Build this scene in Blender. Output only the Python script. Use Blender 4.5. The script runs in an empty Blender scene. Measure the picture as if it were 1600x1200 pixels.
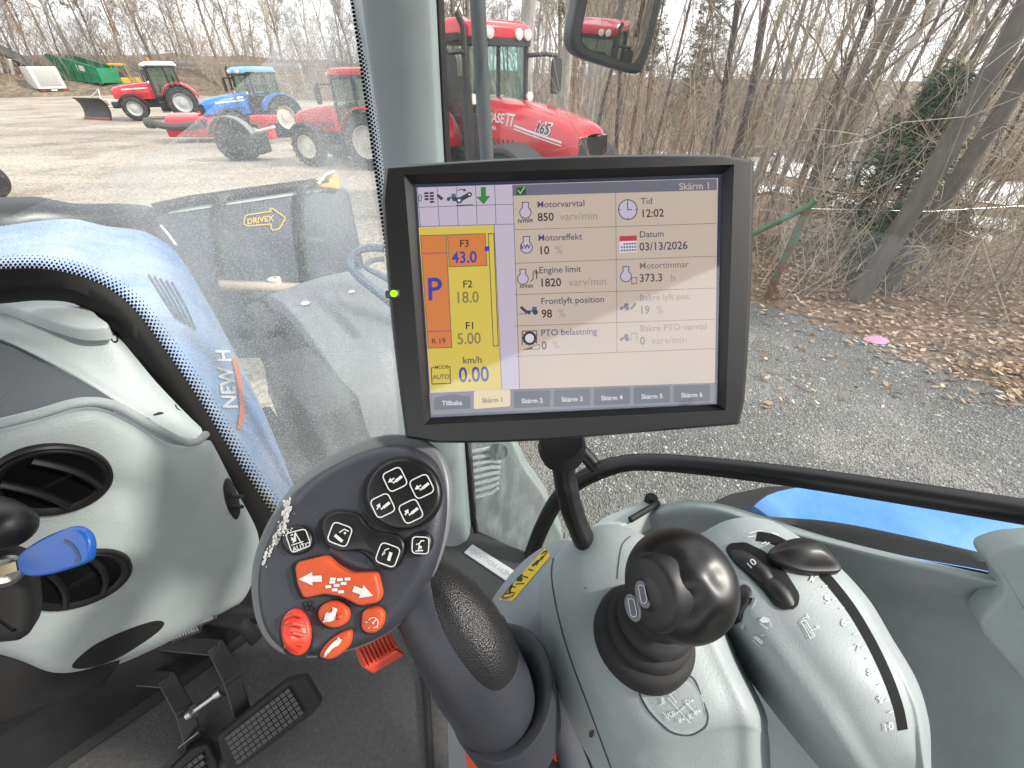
import bpy, bmesh, math, random
from mathutils import Vector, Matrix, noise as mnoise
V = Vector
SC = bpy.context.scene
COL = SC.collection
# ------------------------------------------------------------------ camera
F, CX, CY = 640.0, 800.0, 600.0
PITCH, ROLL = math.radians(37.4), math.radians(0.0)
CAM = V((0, 0, 2.4))
cfw = V((0, math.cos(PITCH), -math.sin(PITCH)))
cup0 = V((0, math.sin(PITCH), math.cos(PITCH)))
crt = V((math.cos(ROLL), 0, 0)) + cup0 * math.sin(ROLL)
cup = cup0 * math.cos(ROLL) - V((1, 0, 0)) * math.sin(ROLL)
cd = bpy.data.cameras.new("camera")
cam = bpy.data.objects.new("camera", cd)
COL.objects.link(cam)
cd.sensor_fit = 'HORIZONTAL'; cd.sensor_width = 36; cd.lens = 36 * F / 1600
cd.clip_start = 0.01; cd.clip_end = 2000
cam.matrix_world = Matrix(((crt.x, cup.x, -cfw.x, CAM.x), (crt.y, cup.y, -cfw.y, CAM.y), (crt.z, cup.z, -cfw.z, CAM.z), (0, 0, 0, 1)))
SC.camera = cam
# ------------------------------------------------------------------ light
SUN_DIR = V((0.80, -0.12, 0.60)).normalized()       # towards the sun
w = bpy.data.worlds.new("World"); SC.world = w; w.use_nodes = True
wn = w.node_tree.nodes; wl = w.node_tree.links
bg = wn["Background"]
sky = wn.new("ShaderNodeTexSky"); sky.sky_type = 'NISHITA'; sky.sun_disc = False
sky.sun_elevation = math.asin(SUN_DIR.z); sky.sun_rotation = math.atan2(SUN_DIR.x, SUN_DIR.y)
sky.dust_density = 6.0; sky.air_density = 1.0; sky.ozone_density = 1.0
# thin bright cloud layer over the blue
tc = wn.new("ShaderNodeTexCoord"); mp = wn.new("ShaderNodeMapping"); mp.inputs['Scale'].default_value = (1.5, 1.5, 4)
cn = wn.new("ShaderNodeTexNoise"); cn.inputs['Scale'].default_value = 2.2; cn.inputs['Detail'].default_value = 6
cr = wn.new("ShaderNodeValToRGB"); cr.color_ramp.elements[0].position = 0.25; cr.color_ramp.elements[1].position = 0.6
cr.color_ramp.elements[0].color = (0.55, 0.55, 0.55, 1)
mx = wn.new("ShaderNodeMix"); mx.data_type = 'RGBA'
mx.inputs['B'].default_value = (8.6, 8.8, 9.1, 1)
wl.new(tc.outputs['Generated'], mp.inputs['Vector']); wl.new(mp.outputs['Vector'], cn.inputs['Vector'])
wl.new(cn.outputs['Fac'], cr.inputs['Fac']); wl.new(cr.outputs['Color'], mx.inputs['Factor'])
wl.new(sky.outputs['Color'], mx.inputs['A']); wl.new(mx.outputs['Result'], bg.inputs['Color'])
bg.inputs['Strength'].default_value = 0.13
sl = bpy.data.lights.new("sun", 'SUN'); sl.energy = 2.6; sl.angle = math.radians(5); sl.color = (1.0, 0.95, 0.87)
so = bpy.data.objects.new("sun", sl); COL.objects.link(so)
so.rotation_euler = SUN_DIR.to_track_quat('Z', 'Y').to_euler()
SC.view_settings.view_transform = 'Standard'; SC.view_settings.look = 'None'
SC.view_settings.exposure = 1.0; SC.view_settings.gamma = 1.0
# ------------------------------------------------------------------ placing helpers
def ray(px, py):
    return crt * ((px - CX) / F) + cup * ((CY - py) / F) + cfw
def P(px, py, d):
    return CAM + ray(px, py) * d
def G(px, py, z=0.0):
    v = ray(px, py); return CAM + v * ((z - CAM.z) / v.z)
def hz(x, y):
    """height of the ground: the wood at right falls away from the track"""
    az = math.degrees(math.atan2(x, y)); d = math.hypot(x, y)
    k = max(0, min(1, (az - 3) / 14)) * max(0, min(1, (100 - az) / 15)); k = k * k * (3 - 2 * k)
    return -.118 * max(0, min(d, 95) - 9.5) * k
def GT(px, py):
    v = ray(px, py); t = 0.5
    while t < 200:
        p = CAM + v * t
        if p.z <= hz(p.x, p.y): return p
        t *= 1.004
    return p
def proj(p):
    q = p - CAM; d = q.dot(cfw); return CX + F * q.dot(crt) / d, CY - F * q.dot(cup) / d
class Pl:
    """a plane in the world; at(px,py) is where the sight line of that picture point meets it"""
    def __init__(s, p, n): s.p = V(p); s.n = V(n).normalized()
    @classmethod
    def three(c, a, b, d):
        a, b, d = P(*a), P(*b), P(*d); n = (b - a).cross(d - a).normalized()
        if n.dot(CAM - a) < 0: n = -n
        return c(a, n)
    def at(s, px, py, h=0.0):
        v = ray(px, py); t = (s.p + s.n * h - CAM).dot(s.n) / v.dot(s.n); return CAM + v * t
    def map(s, h=0.0): return lambda u, v: s.at(u, v, h)
YAW = math.radians(43)
TF = V((-math.sin(YAW), math.cos(YAW), 0)); TR = V((math.cos(YAW), math.sin(YAW), 0))
def TT(sv, r, z): return V((0, 0, CAM.z + z)) + TF * sv + TR * r      # own tractor frame, z relative to the eye
# ------------------------------------------------------------------ materials
MATS = {}
def mat(name, col, rough=0.5, metal=0.0, var=0.0, vscale=8.0, bump=None, coat=0.0, spec=0.5, emit=0.0, dirt_sheen=None, coords='Object', stretch=None):
    if name in MATS: return MATS[name]
    m = bpy.data.materials.new(name); m.use_nodes = True; MATS[name] = m
    n = m.node_tree.nodes; l = m.node_tree.links; b = n["Principled BSDF"]
    b.inputs['Base Color'].default_value = (*col, 1); b.inputs['Roughness'].default_value = rough
    b.inputs['Metallic'].default_value = metal; b.inputs['Coat Weight'].default_value = coat; b.inputs['Specular IOR Level'].default_value = spec
    if emit: b.inputs['Emission Color'].default_value = (*col, 1); b.inputs['Emission Strength'].default_value = emit
    t = n.new("ShaderNodeTexCoord"); src = t.outputs[coords]
    if stretch:
        mpn = n.new("ShaderNodeMapping"); mpn.inputs['Scale'].default_value = stretch; l.new(src, mpn.inputs['Vector']); src = mpn.outputs['Vector']
    cur = None
    if var:
        a = n.new("ShaderNodeTexNoise"); a.inputs['Scale'].default_value = vscale; a.inputs['Detail'].default_value = 6; a.inputs['Roughness'].default_value = 0.65
        l.new(src, a.inputs['Vector'])
        r = n.new("ShaderNodeValToRGB"); r.color_ramp.elements[0].position = 0.3; r.color_ramp.elements[1].position = 0.72
        r.color_ramp.elements[0].color = (*[max(0, c * (1 - var)) for c in col], 1); r.color_ramp.elements[1].color = (*[min(1, c * (1 + var)) for c in col], 1)
        l.new(a.outputs['Fac'], r.inputs['Fac']); cur = r.outputs['Color']
        mr = n.new("ShaderNodeMapRange"); mr.inputs['To Min'].default_value = max(0.02, rough - 0.08); mr.inputs['To Max'].default_value = min(1, rough + 0.1)
        l.new(a.outputs['Fac'], mr.inputs['Value']); l.new(mr.outputs['Result'], b.inputs['Roughness'])
    if dirt_sheen:      # (colour, scale, lo, hi)
        a = n.new("ShaderNodeTexNoise"); a.inputs['Scale'].default_value = dirt_sheen[1]; a.inputs['Detail'].default_value = 8; a.inputs['Roughness'].default_value = 0.7
        l.new(src, a.inputs['Vector'])
        r = n.new("ShaderNodeMapRange"); r.inputs['From Min'].default_value = dirt_sheen[2]; r.inputs['From Max'].default_value = dirt_sheen[3]
        l.new(a.outputs['Fac'], r.inputs['Value'])
        x = n.new("ShaderNodeMix"); x.data_type = 'RGBA'; x.inputs['A'].default_value = (*col, 1); x.inputs['B'].default_value = (*dirt_sheen[0], 1)
        if cur: l.new(cur, x.inputs['A'])
        l.new(r.outputs['Result'], x.inputs['Factor']); cur = x.outputs['Result']
    if cur: l.new(cur, b.inputs['Base Color'])
    if bump:      # (kind, scale, strength, distance)
        if bump[0] == 'v':
            a = n.new("ShaderNodeTexVoronoi"); a.inputs['Scale'].default_value = bump[1]; o = a.outputs['Distance']
        else:
            a = n.new("ShaderNodeTexNoise"); a.inputs['Scale'].default_value = bump[1]; a.inputs['Detail'].default_value = 3; o = a.outputs['Fac']
        l.new(src, a.inputs['Vector'])
        bn = n.new("ShaderNodeBump"); bn.inputs['Strength'].default_value = bump[2]; bn.inputs['Distance'].default_value = bump[3]
        l.new(o, bn.inputs['Height']); l.new(bn.outputs['Normal'], b.inputs['Normal'])
    return m
# ------------------------------------------------------------------ mesh builder
BASE = {}
GLYPH = {}
def glyphs(s, off=0.0):
    k = (s, off)
    if k not in GLYPH:
        c = bpy.data.curves.new("t", 'FONT'); c.body = s; c.size = 1; c.offset = off; c.resolution_u = 3
        o = bpy.data.objects.new("t", c); COL.objects.link(o)
        dg = bpy.context.evaluated_depsgraph_get(); e = o.evaluated_get(dg); me = e.to_mesh()
        vs = [(v.co.x, v.co.y) for v in me.vertices]; fs = [list(p.vertices) for p in me.polygons]
        e.to_mesh_clear(); bpy.data.objects.remove(o); bpy.data.curves.remove(c)
        GLYPH[k] = (vs, fs)
    return GLYPH[k]
def catmull(pts, n=6, closed=False):
    pts = [V(p) for p in pts]; N = len(pts); out = []
    rng = range(N) if closed else range(N - 1)
    for i in rng:
        if closed: a, b, c, d = pts[i - 1], pts[i], pts[(i + 1) % N], pts[(i + 2) % N]
        else: a, b, c, d = pts[max(i - 1, 0)], pts[i], pts[i + 1], pts[min(i + 2, N - 1)]
        for k in range(n):
            t = k / n
            out.append(0.5 * ((2 * b) + (c - a) * t + (2 * a - 5 * b + 4 * c - d) * t * t + (3 * b - a - 3 * c + d) * t ** 3))
    if not closed: out.append(pts[-1].copy())
    return out
def frame(n):
    n = V(n).normalized(); a = V((0, 0, 1)) if abs(n.z) < 0.95 else V((1, 0, 0))
    x = a.cross(n).normalized(); return x, n.cross(x), n
class MB:
    def __init__(s): s.v = []; s.f = []; s.m = []; s.cur = 0
    def add(s, vs, fs, mi=None):
        o = len(s.v); s.v += [V(p) for p in vs]; s.f += [[i + o for i in f] for f in fs]; s.m += [s.cur if mi is None else mi] * len(fs); return s
    def box(s, c, size, ax=None, bev=0.0):
        c = V(c); x, y, z = [V(a) for a in ax] if ax else (V((1, 0, 0)), V((0, 1, 0)), V((0, 0, 1)))
        hx, hy, hz = [k / 2 for k in size]
        if bev <= 0:
            vs = [c + x * (hx * a) + y * (hy * b) + z * (hz * d) for a in (-1, 1) for b in (-1, 1) for d in (-1, 1)]
            return s.add(vs, [(0, 1, 3, 2), (4, 6, 7, 5), (0, 4, 5, 1), (2, 3, 7, 6), (0, 2, 6, 4), (1, 5, 7, 3)])
        b = min(bev, hx * .95, hy * .95, hz * .95); ol = []
        for (sx, sy, a0) in ((1, 1, 0), (-1, 1, 90), (-1, -1, 180), (1, -1, 270)):
            for k in range(4):
                a = math.radians(a0 + 30 * k); ol.append(c + x * (sx * (hx - b) + b * math.cos(a)) + y * (sy * (hy - b) + b * math.sin(a)) + z * hz)
        return s.slab(ol, z, 2 * hz, bev=b * .7, both=True)
    def tube(s, pts, r, n=8, cap=True, closed=False, flat=1.0, up=None):
        pts = [V(p) for p in pts]; N = len(pts); rs = r if isinstance(r, (list, tuple)) else [r] * N
        vs = []; px = None
        for i, p in enumerate(pts):
            if closed: t = pts[(i + 1) % N] - pts[i - 1]
            else: t = pts[min(i + 1, N - 1)] - pts[max(i - 1, 0)]
            t = t.normalized() if t.length > 1e-9 else V((0, 0, 1))
            if px is None:
                x = V(up).cross(t).normalized() if up is not None else frame(t)[0]
            else:
                x = px - t * px.dot(t); x = x.normalized() if x.length > 1e-6 else frame(t)[0]
            px = x; y = t.cross(x)
            for k in range(n):
                a = 2 * math.pi * k / n; vs.append(p + x * (math.cos(a) * rs[i]) + y * (math.sin(a) * rs[i] * flat))
        fs = []
        for i in range(N if closed else N - 1):
            j = (i + 1) % N
            for k in range(n):
                k2 = (k + 1) % n; fs.append((i * n + k, i * n + k2, j * n + k2, j * n + k))
        if cap and not closed: fs += [tuple(range(n))[::-1], tuple((N - 1) * n + k for k in range(n))]
        return s.add(vs, fs)
    def lathe(s, o, axis, prof, n=24, xdir=None, sx=1.0, cap=True):
        o = V(o); z = V(axis).normalized()
        if xdir is not None:
            x = V(xdir); x = (x - z * x.dot(z)).normalized(); y = z.cross(x)
        else: x, y, z = frame(z)
        vs = []; fs = []
        for (r, h) in prof:
            for k in range(n):
                a = 2 * math.pi * k / n; vs.append(o + x * (math.cos(a) * r * sx) + y * (math.sin(a) * r) + z * h)
        for i in range(len(prof) - 1):
            for k in range(n):
                k2 = (k + 1) % n; fs.append((i * n + k, i * n + k2, (i + 1) * n + k2, (i + 1) * n + k))
        if cap: fs += [tuple(range(n))[::-1], tuple((len(prof) - 1) * n + k for k in range(n))]
        return s.add(vs, fs)
    def slab(s, ol, nrm, th, bev=0.0, seg=3, dome=0.0, both=False, back=True, wall=None):
        """plate with the outline ol on its front face, th thick against nrm, rounded rim, optionally domed"""
        ol = [V(p) for p in ol]; nrm = V(nrm).normalized(); N = len(ol)
        ar = V((0, 0, 0))
        for i in range(N): ar += ol[i].cross(ol[(i + 1) % N])
        if ar.dot(nrm) < 0: ol = ol[::-1]
        x, y, z = frame(nrm); o = ol[0]
        q = [((p - o).dot(x), (p - o).dot(y), (p - o).dot(z)) for p in ol]
        nm = []
        for i in range(N):
            a, b, c = q[i - 1], q[i], q[(i + 1) % N]
            d1 = V((b[0] - a[0], b[1] - a[1])); d2 = V((c[0] - b[0], c[1] - b[1]))
            d1 = d1.normalized() if d1.length > 1e-9 else d2.normalized(); d2 = d2.normalized() if d2.length > 1e-9 else d1
            n1 = V((-d1.y, d1.x)); n2 = V((-d2.y, d2.x)); m = n1 + n2
            m = m / max(0.5, m.length_squared / 2) if m.length > 1e-6 else n1
            nm.append(m)
        def ring(ins, h):
            return [o + x * (q[i][0] + nm[i].x * ins) + y * (q[i][1] + nm[i].y * ins) + z * (q[i][2] + h) for i in range(N)]
        rings = []
        if both and bev:
            for k in range(seg + 1):
                a = math.pi / 2 * k / seg; rings.append(ring(bev * (1 - math.sin(a)), -th + bev * (1 - math.cos(a))))
        else: rings.append(ring(0, -th))
        if wall: rings.append(ring(wall[0], -th * wall[1]))
        if bev:
            for k in range(seg + 1):
                a = math.pi / 2 * k / seg; rings.append(ring(bev * (1 - math.cos(a)), -bev * (1 - math.sin(a))))
        else: rings.append(ring(0, 0))
        base = rings[-1]
        if dome:
            c = sum(base, V((0, 0, 0))) / N
            for k in range(1, 6):
                t = k / 6; rings.append([p.lerp(c, t) + z * (dome * (1 - (1 - t) ** 2)) for p in base])
        vs = [p for r_ in rings for p in r_]; fs = []
        for i in range(len(rings) - 1):
            for k in range(N):
                k2 = (k + 1) % N; fs.append((i * N + k, i * N + k2, (i + 1) * N + k2, (i + 1) * N + k))
        fs.append(tuple((len(rings) - 1) * N + k for k in range(N)))
        if back: fs.append(tuple(range(N))[::-1])
        return s.add(vs, fs)
    def grid(s, rows, cu=False, cv=False):
        R = len(rows); C_ = len(rows[0]); vs = [p for r_ in rows for p in r_]; fs = []
        for i in range(R if cu else R - 1):
            for j in range(C_ if cv else C_ - 1):
                i2 = (i + 1) % R; j2 = (j + 1) % C_; fs.append((i * C_ + j, i * C_ + j2, i2 * C_ + j2, i2 * C_ + j))
        return s.add(vs, fs)
    def loft(s, rows, nu=4, nv=4, cv=False, flip=False):
        rows = [catmull(r_, nv, cv) for r_ in rows]
        cols = [catmull([r_[j] for r_ in rows], nu) for j in range(len(rows[0]))]
        g = [[cols[j][i] for j in range(len(cols))] for i in range(len(cols[0]))]
        if flip: g = g[::-1]
        return s.grid(g, cv=cv)
    def poly(s, pts, mi=None): return s.add(pts, [tuple(range(len(pts)))], mi)
    def stroke(s, mp, pts, wd, closed=False, mi=None):
        pts = [V((p[0], p[1])) for p in pts]; N = len(pts); vs = []
        for i, p in enumerate(pts):
            a = pts[i - 1] if (closed or i) else p; b = pts[(i + 1) % N] if (closed or i < N - 1) else p
            d1 = (p - a); d2 = (b - p)
            d1 = d1.normalized() if d1.length > 1e-9 else d2.normalized(); d2 = d2.normalized() if d2.length > 1e-9 else d1
            m = V((-d1.y - d2.y, d1.x + d2.x)); m = m / max(.4, m.length_squared / 2) if m.length > 1e-6 else V((-d1.y, d1.x))
            vs += [mp(*(p + m * wd / 2)), mp(*(p - m * wd / 2))]
        fs = [(2 * i, 2 * i + 1, 2 * ((i + 1) % N) + 1, 2 * ((i + 1) % N)) for i in range(N if closed else N - 1)]
        return s.add(vs, fs, mi)
    def fill(s, mp, pts, mi=None): return s.add([mp(*p) for p in pts], [tuple(range(len(pts)))], mi)
    def text(s, mp, st, x, y, size, ang=0.0, bold=0.0, align='l', mi=None, ydown=True, sx=1.0, shear=0.0):
        vs, fs = glyphs(st, bold)
        if not vs: return s
        wd = max(v[0] for v in vs); off = {'l': 0, 'c': -wd / 2, 'r': -wd}[align]
        ca, sa = math.cos(ang), math.sin(ang); out = []
        for (a, b) in vs:
            a = (a + off) * size * sx + shear * b * size; b = b * size
            if ydown: b = -b
            out.append(mp(x + a * ca - b * sa, y + a * sa + b * ca))
        return s.add(out, fs, mi)
    def build(s, name, mats, parent=None, ang=35, sub=0, sol=0.0, bev=0.0, smooth=True, local=False):
        me = bpy.data.meshes.new(name)
        base = BASE.get(parent.name, V((0, 0, 0))) if parent else V((0, 0, 0))
        org = base
        if parent is None and not local and s.v:
            lo = V((min(p.x for p in s.v), min(p.y for p in s.v), min(p.z for p in s.v))); hi = V((max(p.x for p in s.v), max(p.y for p in s.v), 0))
            org = V(((lo.x + hi.x) / 2, (lo.y + hi.y) / 2, lo.z))
        me.from_pydata([p - org for p in s.v], [], s.f)
        if not isinstance(mats, (list, tuple)): mats = [mats]
        for m in mats: me.materials.append(m)
        if len(mats) > 1: me.polygons.foreach_set('material_index', s.m)
        me.validate()
        if smooth:
            me.polygons.foreach_set('use_smooth', [True] * len(me.polygons)); me.set_sharp_from_angle(angle=math.radians(ang))
        else: me.polygons.foreach_set('use_smooth', [False] * len(me.polygons))
        o = bpy.data.objects.new(name, me); COL.objects.link(o)
        if parent: o.parent = parent
        else: o.location = org
        BASE[o.name] = org
        if sol:
            k = o.modifiers.new("s", 'SOLIDIFY'); k.thickness = sol; k.offset = -1
        if bev:
            k = o.modifiers.new("b", 'BEVEL'); k.width = bev; k.segments = 2; k.limit_method = 'ANGLE'; k.angle_limit = math.radians(40)
        if sub:
            k = o.modifiers.new("u", 'SUBSURF'); k.levels = sub; k.render_levels = sub
        return o
def tag(o, label=None, cat=None, group=None, kind=None):
    if label: o['label'] = label
    if cat: o['category'] = cat
    if group: o['group'] = group
    if kind: o['kind'] = kind
    return o
def T(name, label, cat, loc=(0, 0, 0), group=None):
    o = bpy.data.objects.new(name, None); COL.objects.link(o); o.location = loc; o.empty_display_size = .05; BASE[o.name] = V(loc)
    return tag(o, label, cat, group)
def copy_tree(o, parent=None):
    c = o.copy(); COL.objects.link(c)
    if parent: c.parent = parent
    for ch in list(o.children): copy_tree(ch, c)
    return c
def ell(cx, cy, rx, ry, rot=0.0, n=28, p=2.0):
    out = []
    for k in range(n):
        a = 2 * math.pi * k / n; c, s_ = math.cos(a), math.sin(a)
        x = rx * math.copysign(abs(c) ** (2 / p), c); y = ry * math.copysign(abs(s_) ** (2 / p), s_)
        out.append((cx + x * math.cos(rot) - y * math.sin(rot), cy + x * math.sin(rot) + y * math.cos(rot)))
    return out
def sm2(pts, n=5, closed=True): return [(p.x, p.y) for p in catmull([V((a, b, 0)) for a, b in pts], n, closed)]
def rnd2(pts, r, n=4):
    """round the corners of a 2D polygon"""
    out = []; N = len(pts)
    for i in range(N):
        a, b, c = V(pts[i - 1]), V(pts[i]), V(pts[(i + 1) % N]); d1 = (a - b); d2 = (c - b); rr = min(r, d1.length * .45, d2.length * .45)
        p, q = b + d1.normalized() * rr, b + d2.normalized() * rr
        for k in range(n + 1):
            t = k / n; out.append(tuple(p * (1 - t) ** 2 + b * 2 * t * (1 - t) + q * t * t))
    return out
# ------------------------------------------------------------------ palette
def lin(r, g, b): return tuple(((c / 255) / 12.92 if c / 255 <= 0.04045 else ((c / 255 + 0.055) / 1.055) ** 2.4) for c in (r, g, b))
PLAST = mat("grey_plastic", (0.285, 0.325, 0.328), 0.5, var=0.07, vscale=30, bump=('n', 620, 0.45, 0.0006), dirt_sheen=((0.36, 0.37, 0.36), 420, 0.70, 0.80))
PALE = mat("pale_plastic", (0.375, 0.425, 0.42), 0.55, var=0.06, vscale=18, bump=('v', 480, 0.5, 0.0007))
SHADED_TRIM = mat("pillar_trim", (0.20, 0.235, 0.24), 0.6, var=0.08, vscale=12, bump=('v', 900, 0.25, 0.0003))  # grey plastic made darker in colour for the lesser light on the pillar
LTRIM = mat("light_trim", (0.36, 0.40, 0.41), 0.5)
SLATE = mat("slate_plastic", (0.030, 0.033, 0.042), 0.42, var=0.12, vscale=20, bump=('v', 1100, 0.35, 0.0004))
RIMG = mat("slate_rim", (0.15, 0.16, 0.165), 0.4)
BLACK = mat("black_plastic", (0.0065, 0.0065, 0.007), 0.42, var=0.2, vscale=40)
BLACKM = mat("black_matt", (0.0085, 0.0085, 0.009), 0.7, var=0.2, vscale=20)
BLACKG = mat("black_gloss", (0.0055, 0.0055, 0.006), 0.40)
DEEP = mat("deep_black", (0.005, 0.005, 0.005), 0.6, spec=0.25)
RUBBER = mat("rubber", (0.013, 0.013, 0.0135), 0.75, bump=('n', 600, 0.3, 0.0005), var=0.25, vscale=60)
LEATHER = mat("black_leather", (0.011, 0.011, 0.012), 0.40, bump=('v', 950, 0.6, 0.0006))
GREYTEX = mat("dark_grained_plastic", (0.085, 0.092, 0.098), 0.5, bump=('v', 420, 0.6, 0.0008))
BEZEL = mat("monitor_plastic", (0.0095, 0.010, 0.0105), 0.40, bump=('n', 1400, 0.35, 0.0003), dirt_sheen=((0.10, 0.10, 0.09), 900, 0.70, 0.80))
ORANGE = mat("orange_button", (0.50, 0.068, 0.018), 0.5, bump=('n', 900, 0.3, 0.0003), var=0.08, vscale=60)
REDB = mat("red_button", (0.62, 0.045, 0.022), 0.42)
WHITEP = mat("white_print", (0.60, 0.60, 0.585), 0.55, var=.15, vscale=300)
PALEP = mat("worn_white_print", (0.58, 0.60, 0.60), 0.55)
STEEL = mat("zinc_steel", (0.45, 0.46, 0.46), 0.35, metal=1.0, var=0.2, vscale=90)
KEYBLUE = mat("blue_plastic", (0.010, 0.10, 0.42), 0.32, var=0.06, vscale=50)
YELLOWS = mat("yellow_sticker", (0.70, 0.50, 0.02), 0.45)
def flat(name, rgb, k=1.0):
    if name in MATS: return MATS[name]
    m = bpy.data.materials.new(name); m.use_nodes = True; MATS[name] = m
    b = m.node_tree.nodes["Principled BSDF"]; c = lin(*rgb)
    b.inputs['Base Color'].default_value = (0.01, 0.01, 0.012, 1); b.inputs['Roughness'].default_value = 0.28; b.inputs['Specular IOR Level'].default_value = 0.25
    b.inputs['Emission Color'].default_value = (*c, 1); b.inputs['Emission Strength'].default_value = 0.46 * k
    return m
def film(name, base, speck, streak, col=(0.62, 0.66, 0.67), sc=220, st=(26, 26, 4)):
    """a layer of dust on glass: see-through between the specks"""
    if name in MATS: return MATS[name]
    m = bpy.data.materials.new(name); m.use_nodes = True; MATS[name] = m
    n = m.node_tree.nodes; l = m.node_tree.links; n.remove(n["Principled BSDF"])
    out = n["Material Output"]; t = n.new("ShaderNodeTexCoord")
    a = n.new("ShaderNodeTexNoise"); a.inputs['Scale'].default_value = sc; a.inputs['Detail'].default_value = 4; a.inputs['Roughness'].default_value = 0.7
    l.new(t.outputs['Object'], a.inputs['Vector'])
    r1 = n.new("ShaderNodeMapRange"); r1.inputs['From Min'].default_value = 0.50; r1.inputs['From Max'].default_value = 0.68; r1.inputs['To Max'].default_value = speck
    l.new(a.outputs['Fac'], r1.inputs['Value'])
    mpn = n.new("ShaderNodeMapping"); mpn.inputs['Scale'].default_value = st; l.new(t.outputs['Object'], mpn.inputs['Vector'])
    b = n.new("ShaderNodeTexNoise"); b.inputs['Scale'].default_value = 1.0; b.inputs['Detail'].default_value = 5; l.new(mpn.outputs['Vector'], b.inputs['Vector'])
    r2 = n.new("ShaderNodeMapRange"); r2.inputs['From Min'].default_value = 0.42; r2.inputs['From Max'].default_value = 0.72; r2.inputs['To Min'].default_value = base; r2.inputs['To Max'].default_value = base + streak
    l.new(b.outputs['Fac'], r2.inputs['Value'])
    ad = n.new("ShaderNodeMath"); ad.operation = 'ADD'; ad.use_clamp = True; l.new(r1.outputs['Result'], ad.inputs[0]); l.new(r2.outputs['Result'], ad.inputs[1])
    tr = n.new("ShaderNodeBsdfTransparent"); df = n.new("ShaderNodeBsdfDiffuse"); df.inputs['Color'].default_value = (*col, 1)
    tl = n.new("ShaderNodeBsdfTranslucent"); tl.inputs['Color'].default_value = (*col, 1)
    mm = n.new("ShaderNodeMixShader"); mm.inputs[0].default_value = 0.5; l.new(df.outputs[0], mm.inputs[1]); l.new(tl.outputs[0], mm.inputs[2])
    mx_ = n.new("ShaderNodeMixShader"); l.new(ad.outputs[0], mx_.inputs[0]); l.new(tr.outputs[0], mx_.inputs[1]); l.new(mm.outputs[0], mx_.inputs[2])
    l.new(mx_.outputs[0], out.inputs['Surface'])
    return m
def glass(name, tint=(0.93, 0.96, 0.95), refl=0.05, rough=0.02):
    if name in MATS: return MATS[name]
    m = bpy.data.materials.new(name); m.use_nodes = True; MATS[name] = m
    n = m.node_tree.nodes; l = m.node_tree.links; n.remove(n["Principled BSDF"])
    tr = n.new("ShaderNodeBsdfTransparent"); tr.inputs['Color'].default_value = (*tint, 1)
    gl = n.new("ShaderNodeBsdfGlossy"); gl.inputs['Roughness'].default_value = rough
    x = n.new("ShaderNodeMixShader"); x.inputs[0].default_value = refl
    l.new(tr.outputs[0], x.inputs[1]); l.new(gl.outputs[0], x.inputs[2]); l.new(x.outputs[0], n["Material Output"].inputs['Surface'])
    return m
from mathutils.bvhtree import BVHTree
class Surf:
    """lays prints and pads on a built surface"""
    def __init__(s, mb): s.b = BVHTree.FromPolygons(mb.v, mb.f)
    def at(s, px, py, h=0.0005):
        d = ray(px, py).normalized(); loc, n, i, dist = s.b.ray_cast(CAM, d)
        if loc is None:
            loc, n, i, dist = s.b.find_nearest(CAM + d * 0.35)
        if n.dot(d) > 0: n = -n
        return loc + n * h
    def nrm(s, px, py):
        d = ray(px, py).normalized(); loc, n, i, dist = s.b.ray_cast(CAM, d)
        if n.dot(d) > 0: n = -n
        return n
    def map(s, h=0.0005): return lambda u, v: s.at(u, v, h)
def skin(mb, sf, ol, h0, h1, k=6, p=2.0, mi=None):
    """a pad with outline ol (picture points on the surface sf), swelling from h0 at the rim to h1"""
    cx = sum(a for a, b in ol) / len(ol); cy = sum(b for a, b in ol) / len(ol); N = len(ol); vs = []; fs = []
    for i in range(k + 1):
        t = i / (k + 1)
        for (a, b) in ol: vs.append(sf.at(a + (cx - a) * t, b + (cy - b) * t, h0 + (h1 - h0) * (1 - (1 - t) ** p)))
    for i in range(k):
        for j in range(N):
            j2 = (j + 1) % N; fs.append((i * N + j, i * N + j2, (i + 1) * N + j2, (i + 1) * N + j))
    fs.append(tuple(k * N + j for j in range(N)))
    return mb.add(vs, fs, mi)
# ------------------------------------------------------------------ monitor on its arm
mex = (crt * .998 + cup * .047 + cfw * .035).normalized(); mey = (crt * -.042 + cup * .993 + cfw * -.107); mey = (mey - mex * mey.dot(mex)).normalized()
mn = mex.cross(mey).normalized(); mo = CAM + crt * .043 + cup * .061 + cfw * .292
SP = Pl(mo, mn)
def four(c, n=10):
    out = []
    for i in range(4):
        a, b = V(c[i]), V(c[(i + 1) % 4]); out += [tuple(a.lerp(b, k / n)) for k in range(n)]
    return out
outer = []
for side in ([(602, 260), (750, 250), (900, 243.5), (1050, 241), (1170, 243)], [(1178, 252), (1175, 400), (1169, 540), (1161, 655)], [(1155, 663), (1000, 676), (850, 688), (740, 692), (650, 691)], [(634, 684), (618, 560), (605, 430), (594, 268)]):
    cc = catmull([V((a, b, 0)) for a, b in side], 12); n_ = len(cc) - 1
    outer += [(cc[round(k * n_ / 10)].x, cc[round(k * n_ / 10)].y) for k in range(10)]
inner = four([(631, 273), (1147, 257), (1134, 641), (662, 664)]); inner2 = four([(646, 288), (1128, 272), (1121, 632), (673, 653)])
mon = T('display_monitor', 'black framed touchscreen monitor showing yellow gear panel and engine readings, fixed on a black arm', 'monitor', P(900, 690, .36))
m = MB(); rings = []
cx_, cy_ = 885, 465
def rg(ol, h, k=1.0): return [SP.at(cx_ + (a - cx_) * k, cy_ + (b - cy_) * k, h) for a, b in ol]
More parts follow.
